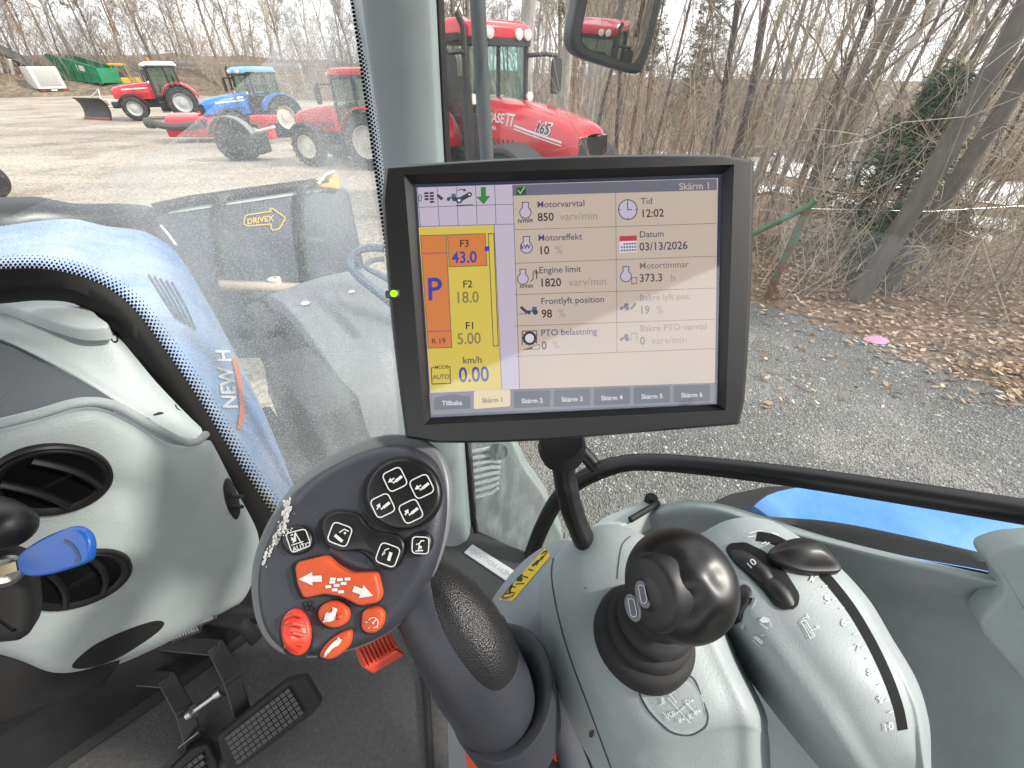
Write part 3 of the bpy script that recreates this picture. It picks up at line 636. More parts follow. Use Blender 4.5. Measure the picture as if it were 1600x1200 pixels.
# ------------------------------------------------------------------ multifunction handle
hd = T('control_handle', 'dark grey multifunction drive handle with black and orange buttons and a leather palm rest', 'control lever', P(780, 1130, .36))
HP = Pl.three((590, 700, .292), (395, 930, .272), (660, 930, .262)); hn = HP.n
face = sm2([(612, 684), (652, 690), (682, 714), (697, 760), (695, 815), (683, 868), (664, 915), (640, 955), (612, 985), (575, 1008), (530, 1024), (485, 1032), (450, 1030), (420, 1014), (399, 982), (389, 935), (391, 885), (408, 833), (440, 780), (486, 733), (540, 702), (580, 688)], 4)
cxh = sum(a for a, b in face) / len(face); cyh = sum(b for a, b in face) / len(face)
def sc2(ol, k, dx=0, dy=0, c=None):
    cx, cy = c or (sum(a for a, b in ol) / len(ol), sum(b for a, b in ol) / len(ol)); return [(cx + (a - cx) * k + dx, cy + (b - cy) * k + dy) for a, b in ol]
m = MB(); m.slab([HP.at(a, b) for a, b in sc2(face, .972, -1, 5)], hn, .016, .0105, 8); m.build('face_plate', SLATE, hd, ang=50)
m = MB(); m.slab([HP.at(a, b, -.011) for a, b in sc2(face, 1.012, 3, -4)], hn, .009, .003, 4); m.build('rim', RIMG, hd, ang=50)
m = MB(); m.slab([HP.at(a, b, -.0195) for a, b in sc2(face, .95)], hn, .022, .012, 4, both=True); m.build('back_shell', SLATE, hd, ang=50)
def button(name, ol, M_, h=.003, bev=.0012, dome=0.0, par=None, label=None, recess=True):
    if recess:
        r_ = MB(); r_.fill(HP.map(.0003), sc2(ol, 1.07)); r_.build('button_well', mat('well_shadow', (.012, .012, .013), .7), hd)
    m = MB(); m.slab([HP.at(a, b, h) for a, b in ol], hn, h + .002, bev, 4, dome=dome); o = m.build(name, M_, par or hd, ang=45)
    if label: tag(o, label)
    return o
def prints(o, fn, h):
    d = MB(); fn(d, HP.map(h)); d.build('symbol', WHITEP, o, smooth=False)
def rbox(d, mp, cx, cy, s, rot, w_=1.7):
    pts = rnd2([(cx + s * (x * math.cos(rot) - y * math.sin(rot)), cy + s * (x * math.sin(rot) + y * math.cos(rot))) for x, y in ((-1, -1), (1, -1), (1, 1), (-1, 1))], s * .5)
    d.stroke(mp, pts, w_, True)
def arrow(d, mp, a, b, hw, sw):
    a, b = V(a), V(b); t = (b - a).normalized(); n = V((-t.y, t.x)); L = (b - a).length; hl = min(L * .6, hw * 1.0)
    q = b - t * hl
    d.fill(mp, [a + n * sw / 2, a - n * sw / 2, q - n * sw / 2, q + n * sw / 2]); d.fill(mp, [q - n * hw / 2, b, q + n * hw / 2])
# four-way pad
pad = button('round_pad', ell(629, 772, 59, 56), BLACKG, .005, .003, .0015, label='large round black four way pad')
def f(d, mp):
    for (x, y, r_, fl) in ((617, 749, .12, 0), (659, 760, .22, 0), (598, 790, .02, 1), (642, 799, .15, 1)):
        rbox(d, mp, x, y, 15.5, -.45, 1.8)
        if fl: arrow(d, mp, (x - 9, y + 6), (x - 4, y - 4), 8, 2)
        else: arrow(d, mp, (x - 1, y - 2), (x - 11, y + 5), 8, 2)
        d.stroke(mp, [(x + 1, y + 3), (x + 11, y - 5)], 4.5); d.stroke(mp, [(x - 3, y + 6), (x + 1, y + 3)], 2.2)
prints(pad, f, .0072)
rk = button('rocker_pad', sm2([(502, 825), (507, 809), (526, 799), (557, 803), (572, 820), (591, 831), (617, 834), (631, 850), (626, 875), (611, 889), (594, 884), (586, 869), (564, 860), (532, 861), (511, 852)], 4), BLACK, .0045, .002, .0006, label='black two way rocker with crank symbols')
def f(d, mp):
    for (x, y, r_) in ((531, 835, .35), (606, 867, .25)):
        rbox(d, mp, x, y, 16, -.35 + .7, 1.8)
    d.stroke(mp, [(523, 836), (535, 846)], 5); d.stroke(mp, [(530, 832), (538, 827), (545, 830)], 1.8); d.fill(mp, ell(539, 833, 2, 2, n=10))
    d.stroke(mp, [(611, 863), (607, 876)], 5); d.stroke(mp, [(597, 868), (602, 859), (608, 857)], 1.8); d.fill(mp, ell(600, 864, 2, 2, n=10))
prints(rk, f, .0062)
ab = button('auto_button', ell(463, 844, 23.5, 22.5), BLACK, .0045, .002, .001)
def f(d, mp):
    d.stroke(mp, rnd2([(446, 834), (477, 826), (486, 852), (456, 864)], 6), 1.7, True)
    d.fill(mp, [(461, 830), (457, 849), (463, 845)]); d.stroke(mp, [(461, 832), (472, 850)], 1.6); d.stroke(mp, [(455, 852), (474, 846)], 1.4)
    d.text(mp, 'AUTO', 458, 862, 10.5, -.30, .015)
    random.seed(4)
    for k in range(26): d.fill(mp, ell(449 + random.uniform(-7, 9), 830 + random.uniform(-6, 14), random.uniform(.5, 2), random.uniform(.5, 1.7), n=6))
prints(ab, f, .0060)
sb = button('small_button', rnd2([(640, 838), (655, 829), (671, 833), (675, 850), (667, 866), (650, 870), (638, 860)], 8), BLACK, .004, .002, .0008)
def f(d, mp):
    rbox(d, mp, 657, 852, 13, .05, 1.7); d.stroke(mp, [(654, 860), (655, 850), (658, 845), (663, 845)], 1.8); d.stroke(mp, [(649, 861), (661, 860)], 2); d.fill(mp, ell(657, 855, 2.4, 2.4, n=10)); d.stroke(mp, [(650, 851), (655, 849)], 1.5)
prints(sb, f, .0056)
os_ = button('direction_rocker', rnd2([(459, 887), (464, 878), (507, 868), (523, 884), (545, 896), (586, 895), (594, 928), (590, 942), (561, 948), (532, 933), (504, 929), (473, 936), (463, 914)], 7), ORANGE, .006, .002, label='orange direction rocker with white arrows')
def f(d, mp):
    arrow(d, mp, (503, 904), (467, 905), 21, 9.5); arrow(d, mp, (552, 920), (583, 931), 21, 9.5)
    for (x, y) in ((519, 910), (531, 906), (543, 905), (513, 917), (526, 915), (537, 912), (523, 922), (533, 925), (520, 905)): d.stroke(mp, [(x - 4.5, y), (x + 4.5, y - .6)], 4.4)
prints(os_, f, .0064)
ro = MB(); ol = ell(460, 989, 23, 37, -.12, 32)
ro.slab([HP.at(a, b, .003) for a, b in ol], hn, .006, .002, 3, dome=.009)
rb = ro.build('red_oval_button', REDB, hd, ang=60); tag(rb, 'red ribbed oval button at the lower left edge')
d = MB()
for k in range(4):
    y = 962 + k * 15; d.tube([HP.at(444 + 2 * (k in (0, 3)), y + 3, .0083 if k in (1, 2) else .006), HP.at(460, y - 3, .0118 if k in (1, 2) else .008), HP.at(477 - 2 * (k in (0, 3)), y + 1, .0083 if k in (1, 2) else .006)], .0012, 8)
d.build('grip_rib', REDB, rb)
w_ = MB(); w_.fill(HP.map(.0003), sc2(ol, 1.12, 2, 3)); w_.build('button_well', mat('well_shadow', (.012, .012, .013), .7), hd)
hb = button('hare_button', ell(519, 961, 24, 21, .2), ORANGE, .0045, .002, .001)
def f(d, mp):
    d.fill(mp, sm2([(507, 965), (511, 958), (518, 957), (521, 950), (527, 952), (525, 958), (524, 967), (516, 971), (508, 971)], 3)); d.stroke(mp, [(522, 955), (520, 949)], 2); d.stroke(mp, [(512, 968), (505, 972)], 2.5); d.stroke(mp, [(508, 961), (512, 957)], 2)
prints(hb, f, .0061)
d = MB(); d.slab([HP.at(a, b, .0075) for a, b in ell(530, 964, 4.5, 4.5, n=14)], hn, .004, .0008, dome=.001); d.build('marker_dot', ORANGE, hb)
tb = button('tortoise_button', sm2([(498, 1026), (507, 1007), (529, 990), (545, 987), (545, 1002), (535, 1019), (516, 1031)], 5), ORANGE, .0042, .002, .001)
def f(d, mp): d.fill(mp, sm2([(507, 1022), (513, 1012), (524, 1001), (534, 999), (529, 1008), (520, 1013), (513, 1021)], 3)); d.stroke(mp, [(526, 1003), (530, 996)], 2); d.stroke(mp, [(512, 1020), (507, 1026)], 2)
prints(tb, f, .0058)
gb = button('gauge_button', rnd2([(564, 958), (571, 951), (589, 949), (599, 958), (597, 976), (587, 990), (570, 990), (563, 982)], 7), ORANGE, .0042, .002, .0008)
def f(d, mp):
    d.stroke(mp, [(583 + 8 * math.cos(a), 973 + 8 * math.sin(a)) for a in [-2.6 + k * .42 for k in range(11)]][::-1], 1.2); d.stroke(mp, [(583, 973), (588, 968)], 1.5); d.fill(mp, ell(583, 973, 1.8, 1.8, n=8)); d.stroke(mp, [(571, 972), (574, 972)], 1.2); d.fill(mp, ell(577, 981, 1, 1, n=6)); d.fill(mp, ell(590, 980, 1, 1, n=6))
prints(gb, f, .0056)
d = MB(); d.slab([HP.at(a, b, .0004) for a, b in ell(550, 872, 38, 15, .42)], hn, .001, .0003, dome=.0022); d.build('thumb_rest', SLATE, hd, ang=60)
d = MB(); mp = HP.map(.0004)
for (x, y, r_) in ((477, 944, 4), (484, 943, 4), (480, 950, 4), (486, 951, 3.5)): d.stroke(mp, ell(x, y, r_, r_, n=12), 1.4, True)
d.build('moulded_mark', BLACK, hd)
# worn scuff along the left rim
random.seed(8); d = MB(); mp = HP.map(-.0002)
for k in range(130):
    t = random.random(); a, b = 404 + 44 * t ** .8, 872 - 88 * t; x, y = a + random.gauss(0, 2.5) - 3, b + random.gauss(0, 4); L = random.uniform(.6, 3.4)
    d.fill(lambda u, v: HP.at(u, v, .0004 - .00035 * 0), ell(x + 9, y + 6, L * .6, L * 1.2, .5, n=6))
for k in range(30): d.fill(HP.map(.0006), ell(449 + random.gauss(0, 2.5), 789 + random.gauss(0, 6), random.uniform(1, 2.6), random.uniform(1, 3.4), .5, n=6))
d.build('scuff_marks', mat('scuff_white', (.55, .55, .53), .7), hd)
# trigger behind the plate
tr = MB(); tp = Pl.three((557, 1017, .300), (606, 987, .300), (620, 1017, .285)); ol = rnd2([(553, 1012), (600, 980), (622, 1016), (572, 1046), (562, 1040)], 4)
tr.slab([tp.at(a, b) for a, b in ol], tp.n, .008, .0015)
for k in range(9):
    x0, y0 = 561 + k * 5.6, 1014 - k * 3.6; tr.tube([tp.at(x0, y0, .0005), tp.at(x0 + 12 + k * .2, y0 + 27 - k * .1, .0005)], .0011, 6)
tag(tr.build('trigger', mat('trigger_red', (.68, .07, .035), .45), hd, ang=40), 'red ribbed trigger behind the plate')
# stem
st = MB(); path = [P(640, 905, .298), P(672, 940, .293), P(705, 985, .292), P(738, 1035, .298), P(766, 1085, .315), P(785, 1140, .35)]
path = catmull(path, 5); rr = [.0225, .0262, .0305, .0335, .0335, .0300]; N = len(path)
rs = [];
for i in range(N):
    t = i / (N - 1) * 5; k = min(int(t), 4); rs.append(rr[k] + (rr[k + 1] - rr[k]) * (t - k))
st.tube(path, rs, 32, up=cup); sfS = Surf(st); st.build('stem', SLATE, hd, ang=60)
lp = MB(); ol = sm2([(680, 866), (700, 858), (722, 868), (745, 895), (770, 928), (793, 965), (806, 1000), (808, 1035), (798, 1062), (778, 1078), (758, 1072), (732, 1045), (702, 1000), (682, 950), (674, 905)], 4)
skin(lp, sfS, ol, .0006, .006, 8, 2.4); lp.build('palm_rest', LEATHER, hd, ang=60)
cb = P(784, 1072, .330); cax = (P(735, 1000, .290) - P(800, 1150, .37)).normalized()
m = MB(); m.lathe(cb, cax, [(.020, -.06), (.0475, -.055), (.0500, .0), (.0480, .004), (.0430, .0045), (.0330, -.003), (.0300, -.03)], 48, xdir=crt, sx=.86, cap=False); m.build('collar', SLATE, hd, ang=50)
m = MB(); m.lathe(cb, cax, [(.0, -.031), (.032, -.031)], 32, xdir=crt, sx=.86, cap=False); m.build('collar_well', BLACKM, hd)
# base below the handle
bs = T('lever_base', 'grey and orange lower bracket under the handle collar at the bottom edge', 'bracket', P(780, 1230, .42))
m = MB(); pb = Pl.three((700, 1120, .40), (722, 1135, .39), (715, 1260, .42)); m.slab([pb.at(a, b) for a, b in [(697, 1108), (722, 1132), (735, 1160), (742, 1270), (700, 1270), (699, 1190)]], pb.n, .05, .003); m.build('side_plate', mat('brushed_grey', (.27, .29, .30), .35, metal=.4), bs)
m = MB(); pb = Pl.three((725, 1165, .345), (870, 1160, .345), (790, 1270, .35)); m.slab([pb.at(a, b) for a, b in [(724, 1140), (752, 1168), (800, 1184), (845, 1160), (860, 1150), (870, 1185), (880, 1270), (736, 1270)]], pb.n, .03, .002); m.build('orange_panel', mat('orange_panel', (.62, .06, .02), .4), bs)
m = MB(); m.slab([pb.at(a, b, .003) for a, b in [(812, 1196), (855, 1180), (872, 1200), (884, 1270), (800, 1270)]], pb.n, .02, .003); m.build('black_insert', BLACKM, bs)
# ------------------------------------------------------------------ cab shell: pillar, windscreen, side window
WS = Pl.three((548, 0, .655), (640, 700, .90), (0, 425, .50))
SWP = Pl.three((692, 0, .665), (737, 830, .96), (1600, 800, .44))
pl = T('cab_pillar', 'grey front corner pillar of the cab between the dusty windscreen and the side window', 'pillar', P(690, 835, .95))
rows = []
for (y, a, b, c, d_, e, dd) in ((-80, 546, 559, 568, 672, 684, .600), (0, 549, 563, 572, 677, 689, .62), (200, 577, 590, 598, 687, 694, .70), (400, 604, 615, 622, 699, 706, .775), (600, 628, 640, 646, 715, 721, .84), (700, 640, 652, 658, 722, 728, .875), (832, 655, 668, 674, 732, 738, .925), (900, 662, 676, 682, 740, 746, .945)):
    rows.append([P(a, y, dd * 1.10), P(a + 1, y, dd * 1.06), P(b, y, dd * 1.035), P(b + 2, y, dd * 1.0), P(c, y, dd * .985), P((c + d_) / 2, y, dd * .965), P(d_ - 8, y, dd * .97), P(d_, y, dd * .985), P(d_ + 4, y, dd * 1.01), P(d_ + 5, y, dd * 1.07)])
m = MB(); m.loft([r_[3:] for r_ in rows], 5, 4); m.build('pillar_trim', SHADED_TRIM, pl, ang=60)
m = MB(); m.loft([r_[:4] for r_ in rows], 5, 3); m.build('edge_strip', LTRIM, pl, ang=60)
m = MB(); m.tube([P(r0 + 7, y, dd * 1.03) for (y, r0, dd) in ((-80, 672, .60), (0, 679, .62), (200, 688.5, .70), (400, 700, .775), (600, 717, .84), (832, 735, .925))], .0078, 8); m.build('black_seal', BLACK, pl)
m = MB(); pf = Pl.three((690, 832, .91), (740, 826, .925), (700, 860, .90)); m.slab([pf.at(a, b) for a, b in [(660, 842), (738, 822), (742, 836), (664, 862)]], pf.n, .03, .004); m.build('foot_trim', BLACKM, pl)
# windscreen
GL = glass('window_glass', refl=.03)
wsn = T('windscreen', 'dusty windscreen with a wiped clear corner and a black dotted border above the dashboard', 'windscreen', WS.at(300, 640))
m = MB(); m.poly([WS.at(a, b) for a, b in [(-300, -120), (545, -120), (549, 0), (604, 400), (640, 700), (655, 840), (440, 860), (330, 700), (200, 500), (60, 440), (-100, 430), (-300, 440)]]); m.build('glass_pane', GL, wsn, smooth=False)
DUST = film('windscreen_dust', .20, .30, .22, sc=430, st=(12, 12, 3))
wipe = sm2([(-120, 395), (0, 345), (120, 291), (240, 238), (330, 168), (395, 112), (418, 92), (432, 55), (440, 0), (448, -120)], 6, False)
m = MB(); pts = wipe + [(545, -120), (549, 0), (604, 400), (640, 700), (655, 840), (440, 860), (330, 700), (200, 500), (60, 440), (-100, 430)]
m.poly([WS.at(a, b, .0012) for a, b in pts]); m.build('dust_film', DUST, wsn, smooth=False)
m = MB(); D2 = film('faint_dust', .015, .04, .03, sc=430, st=(10, 10, 3)); m.poly([WS.at(a, b, .0010) for a, b in wipe[::-1] + [(-120, -120)]][::-1]); m.build('faint_dust_film', D2, wsn, smooth=False)
A_ = sm2([(-120, 424), (0, 420), (60, 419), (110, 427), (160, 445), (205, 478), (252, 538), (305, 615), (345, 680), (385, 742), (432, 812)], 6, False)
B_ = sm2([(-120, 470), (0, 462), (62, 458), (115, 464), (160, 490), (195, 525), (232, 580), (282, 655), (325, 722), (368, 790), (408, 862)], 6, False)
m = MB()
# rounded black moulding behind the dashboard edge
rws = []
for (a, b) in zip(A_, B_):
    a, b = V(a), V(b); r_ = []
    for t, h in ((0, .0), (.02, .012), (.3, .016), (.7, .018), (1.0, .01), (1.3, -.01)):
        q = a.lerp(b, t); r_.append(WS.at(q.x, q.y, h))
    rws.append(r_)
m.grid(rws); m.build('black_border', DEEP, wsn, ang=50)
m = MB()
def dots(line, rows_, step, r0, side):
    pts = [V(p) for p in line]; acc = 0; L = [0]
    for i in range(1, len(pts)): L.append(L[-1] + (pts[i] - pts[i - 1]).length)
    for k in range(rows_):
        s_ = (k % 2) * step / 2; 
        while s_ < L[-1]:
            i = max(j for j in range(len(L)) if L[j] <= s_); i = min(i, len(pts) - 2); t = (s_ - L[i]) / max(1e-6, L[i + 1] - L[i]); p = pts[i].lerp(pts[i + 1], t); dr = (pts[i + 1] - pts[i]).normalized(); n = V((dr.y, -dr.x)) * side
            q = p + n * (1 + k * step * .62); r_ = r0 * (1 - k / (rows_ + .8))
            m.poly([WS.at(a, b, .0022) for a, b in ell(q.x, q.y, r_, r_, n=7)]); s_ += step
dots(A_, 5, 7.4, 3.1, 1)
m.build('border_dots', DEEP, wsn, smooth=False); m = MB()
dots([(549, -20), (549, 0), (577, 200), (604, 400)], 4, 6.5, 2.9, 1)
m.build('border_dots', DEEP, wsn, smooth=False)
# right hand window
sw = T('side_window', 'large right side window with thin dust, streaked at its lower front corner', 'window', SWP.at(900, 780))
m = MB(); m.poly([SWP.at(a, b) for a, b in [(692, -120), (1760, -120), (1760, 900), (1560, 880), (1250, 830), (1000, 800), (850, 880), (738, 835), (706, 400)]]); m.build('glass_pane', GL, sw, smooth=False)
m = MB(); m.poly([SWP.at(a, b, .001) for a, b in [(692, -120), (1760, -120), (1760, 900), (1560, 880), (1250, 830), (1000, 800), (850, 880), (738, 835), (706, 400)]]); m.build('faint_dust_film', film('side_dust', .02, .08, .04, sc=420, st=(14, 14, 2)), sw, smooth=False)
m = MB(); m.poly([SWP.at(a, b, .002) for a, b in [(726, 680), (800, 680), (835, 740), (870, 850), (850, 880), (738, 835)]]); m.build('streaked_dust', film('streaks', .05, .10, .45, sc=300, st=(60, 60, 3)), sw, smooth=False)
def band(pl_, top, bot, h=.004): 
    m = MB(); a = sm2(top, 6, False); b = sm2(bot, 6, False); m.grid([[pl_.at(*p, h) for p in a], [pl_.at((p[0] + q[0]) / 2, (p[1] + q[1]) / 2, h + .006) for p, q in zip(a, b)], [pl_.at(*q, h) for q in b]]); return m
sl0 = Pl.three((1190, 815, .575), (1560, 890, .42), (1300, 700, .58))
band(SWP, [(1130, 797), (1190, 806), (1300, 815), (1420, 838), (1570, 872), (1760, 918)], [(1130, 806), (1190, 820), (1300, 843), (1420, 870), (1560, 896), (1760, 945)]).build('rubber_seal', mat('grey_seal', (.16, .16, .16), .45), sw, ang=60)
band(SWP, [(1110, 806), (1190, 821), (1300, 844), (1420, 871), (1560, 897), (1760, 946)], [(1110, 850), (1190, 874), (1300, 894), (1420, 918), (1560, 945), (1760, 990)], -.006).build('sill_gap', BLACKM, sw, ang=60)
m = MB(); m.tube([SWP.at(a, b, .004) for a, b in ((736, 832), (790, 858), (842, 884), (880, 905))], .011, 8); m.build('lower_frame', BLACK, sw)
m = MB(); m.tube([SWP.at(1050 + 90 * t, 795 + 6 * t, -.01) for t in (0, 1)], .02, 8)
# grab rail
rail = T('guard_rail', 'black tubular rail running along the inside of the right side window', 'rail', P(835, 862, .80))
rpt = lambda a, b, h=.022: SWP.at(a, b, h)
m = MB(); m.tube(catmull([rpt(*q) for q in ((830, 868), (845, 828), (868, 785), (895, 758), (930, 738), (965, 726), (1010, 722), (1100, 728), (1250, 746), (1450, 776), (1620, 803), (1800, 832))], 6), [.0150 if i < 30 else .0138 for i in range(67)], 18); m.build('rail_tube', BLACKG, rail, ang=60)
m = MB(); m.tube([rpt(860, 655), rpt(905, 700), rpt(938, 738)], .0125, 14); m.tube([rpt(931, 728), rpt(941, 742)], .0145, 14); m.build('brace_tube', BLACKG, rail, ang=60)
# carpeted sill and its plate
fl = T('floor_mat', 'dark grey textured rubber mat covering the cab floor', 'floor mat', (0, .55, 1.45))
m = MB(); m.grid([[TT(a, b, -.95 + .004 * mnoise.noise(V((a * 3, b * 3, 0)))) for b in [-1.75 + k * .05 for k in range(41)]] for a in [-.6 + j * .05 for j in range(26)]]); m.build('mat_surface', mat('floor_rubber', (.075, .073, .071), .8, bump=('n', 260, .6, .002), var=.25, vscale=120, dirt_sheen=((.30, .29, .27), 330, .63, .70)), fl, ang=60)
m = MB(); zz = -.93
m.tube([G(x, y, 1.458) for x, y in ((662, 1040), (668, 1110), (672, 1200), (676, 1300))], .007, 8); m.build('mat_edge', RUBBER, fl)
sil = T('door_sill', 'dark carpeted sill in front of the armrest with a silver lettered plate', 'sill', P(775, 880, .80))
m = MB(); ps = Pl.three((720, 850, .90), (850, 870, .84), (760, 930, .80)); m.slab([ps.at(a, b) for a, b in [(690, 842), (745, 832), (840, 868), (900, 880), (860, 960), (760, 980), (690, 930)]], ps.n, .05, .004); m.build('sill_carpet', mat('sill_grey', (.05, .052, .052), .9, bump=('n', 500, .6, .001)), sil)
m = MB(); m.slab([ps.at(a, b, .004) for a, b in [(738, 850), (806, 893), (792, 908), (725, 863)]], ps.n, .004, .0008); pt = m.build('name_plate', mat('plate_silver', (.55, .56, .56), .4, metal=.2), sil)
d = MB(); d.text(ps.map(.0044), 'NEW HOLLAND', 800, 896, 11, math.atan2(-43, -68), .008, sx=.92); d.build('plate_lettering', mat('plate_letter', (.33, .34, .34), .5), pt)
# dark footwell wall in front of the pedals
lk = Pl.three((0, 1010, .50), (170, 1065, .60), (0, 1150, .52))
fw_ = T('footwell_panel', 'black footwell wall below the dashboard', 'panel', TT(.62, 0, -.95))
m = MB(); m.box(TT(.66, -.80, -.87), (1.9, .03, .16), (TR, TF, V((0, 0, 1)))); m.build('wall_panel', BLACKM, fw_)
m = MB(); m.tube([TT(.645, -.9 + k * .1, -.94 + .0 * k) for k in range(12)], .012, 8); m.build('wall_trim', RUBBER, fw_)
m = MB(); m.slab([lk.at(a, b) for a, b in [(-120, 960), (15, 985), (80, 1040), (190, 1040), (160, 1078), (0, 1135), (-120, 1175)]], lk.n, .08, .01); m.build('lower_trim', BLACKM, fw_)
# ------------------------------------------------------------------ unseen cab roof and rear wall, added to shade the interior
rfz = T('added_cab_roof', 'unseen grey cab roof added to shade the interior and shape the screen glare', 'roof', TT(-.3, -.3, .55))
m = MB(); m.box(TT(.02, -.35, .62), (1.76, 1.9, .12), (TF, TR, V((0, 0, 1))), bev=.03); m.build('added_roof_lining', mat('lining_grey', (.30, .31, .31), .9), rfz)  # added roof, cut short at the rear so sky glare reaches the screen
m = MB(); m.box(TT(-1.3, -.35, -.25), (.08, 1.6, 1.0), (TF, TR, V((0, 0, 1))), bev=.02); m.box(TT(-.75, -.40, -.40), (.12, .5, .75), (TF, TR, V((0, 0, 1))), bev=.04); m.build('added_rear_wall', mat('seat_black', (.03, .03, .032), .8), rfz)  # unseen wall and seat back, added to darken the cab
# ------------------------------------------------------------------ dashboard
db = T('dashboard', 'pale grey moulded dashboard with round black air vents at the left', 'dashboard', P(120, 1060, .45))
vn = V((.68, -.73, -.12)).normalized(); DP = Pl(P(85, 750, .405), vn)
def dr(rows): return [[DP.at(*c) for c in r_] for r_ in rows]
m = MB(); m.loft(dr([
    [(-80, 668, -.035), (40, 656, -.035), (140, 636, -.035), (200, 656, -.04), (270, 695, -.05), (322, 688, -.065), (330, 690, -.10)],
    [(-80, 690, -.008), (40, 672, -.008), (140, 652, -.008), (205, 676, -.012), (275, 712, -.025), (330, 708, -.05), (342, 712, -.10)],
    [(-80, 755, 0), (40, 735, 0), (140, 730, 0), (220, 740, -.004), (300, 757, -.018), (358, 762, -.05), (370, 768, -.10)],
    [(-80, 845, 0), (40, 835, .0), (140, 825, .0), (230, 825, -.004), (325, 832, -.018), (395, 838, -.05), (408, 842, -.10)],
    [(-80, 925, -.002), (40, 925, .0), (140, 915, .0), (230, 905, -.004), (325, 895, -.02), (390, 890, -.05), (400, 892, -.10)],
    [(-80, 985, -.015), (30, 1005, -.008), (110, 1015, -.006), (190, 995, -.008), (280, 962, -.022), (375, 925, -.055), (392, 922, -.10)],
    [(-80, 1000, -.04), (25, 1028, -.03), (95, 1055, -.028), (165, 1040, -.028), (260, 1000, -.04), (362, 948, -.065), (385, 938, -.11)],
    [(-80, 1005, -.10), (25, 1035, -.10), (95, 1062, -.10), (165, 1046, -.10), (260, 1006, -.10), (362, 952, -.11), (385, 940, -.14)]]), 6, 6)

for i_, p in enumerate(m.v):
    a, b = proj(p)
    for (cx, cy, rx, ry, dp) in ((192, 772, 46, 26, .007), (232, 912, 48, 40, .007), (96, 750, 110, 80, -.0), (190, 985, 60, 24, .003)):
        k = math.exp(-((a - cx) / rx) ** 2 - ((b - cy) / ry) ** 2); m.v[i_] = m.v[i_] - vn * (dp * k)
sfD = Surf(m); m.build('lower_panel', PALE, db, ang=60)
# deflector scoops
# raised lip
m = MB(); lp_ = [(-60, 676), (0, 662), (60, 647), (118, 630), (160, 629), (195, 641), (245, 670), (285, 690), (308, 690), (322, 678)]
m.tube([DP.at(a, b, h) for (a, b), h in zip(sm2(lp_, 5, False), [-.006 - .05 * (i / 45) ** 2 for i in range(46)])], .0048, 10, flat=1.0); m.build('panel_lip', PALE, db, ang=60)
# dark grained panel
UP = Pl.three((-40, 600, .45), (150, 610, .48), (80, 560, .50))
m = MB(); m.slab([UP.at(a, b) for a, b in sm2([(-120, 505), (0, 533), (70, 567), (140, 604), (168, 620), (150, 632), (80, 648), (0, 668), (-120, 690)], 4)], UP.n, .02, .004); m.build('grained_panel', GREYTEX, db, ang=50)
# upper cover
m = MB(); m.loft(rows_px([
    [(-120, 440, .60), (-20, 462, .585), (60, 478, .58), (130, 492, .58), (176, 518, .58), (210, 556, .585), (245, 598, .595), (290, 645, .61), (314, 668, .62)],
    [(-120, 446, .565), (-20, 470, .555), (60, 488, .555), (125, 502, .557), (166, 526, .56), (200, 565, .567), (236, 608, .578), (284, 652, .595), (316, 674, .61)],
    [(-120, 470, .53), (-20, 498, .525), (50, 528, .528), (110, 556, .535), (155, 585, .543), (195, 610, .553), (235, 637, .566), (284, 670, .588), (313, 680, .605)],
    [(-120, 482, .51), (-20, 514, .507), (45, 544, .510), (100, 572, .518), (150, 602, .527), (192, 630, .540), (235, 657, .556), (280, 683, .578), (308, 688, .60)],
    [(-120, 492, .51), (-20, 524, .507), (42, 554, .512), (98, 584, .522), (148, 613, .533), (190, 641, .548), (232, 667, .566), (278, 690, .59), (304, 693, .62)],
    [(-120, 520, .56), (-20, 548, .56), (42, 580, .565), (98, 612, .575), (150, 645, .585), (195, 680, .60), (238, 706, .618), (285, 724, .64), (318, 720, .66)]]), 5, 5)
sfU = Surf(m); m.build('upper_cover', PALE, db, ang=60)
d = MB()
for (x, y) in ((178, 529), (281, 634)):
    d = MB(); d.fill(sfU.map(.0008), ell(x, y, 5.5, 8, -.6, n=16)); d.build('screw_hole', BLACKM, db)
CP = Pl.three((20, 470, .535), (160, 500, .545), (80, 505, .52))
m = MB(); m.slab([CP.at(a, b) for a, b in sm2([(-60, 440), (15, 459), (60, 459), (110, 467), (136, 476), (152, 492), (168, 504), (160, 511), (120, 511), (80, 500), (40, 486), (0, 472), (-60, 458)], 4)], CP.n, .02, .004, 4, dome=.003); m.build('speaker_cap', PALE, db, ang=60)
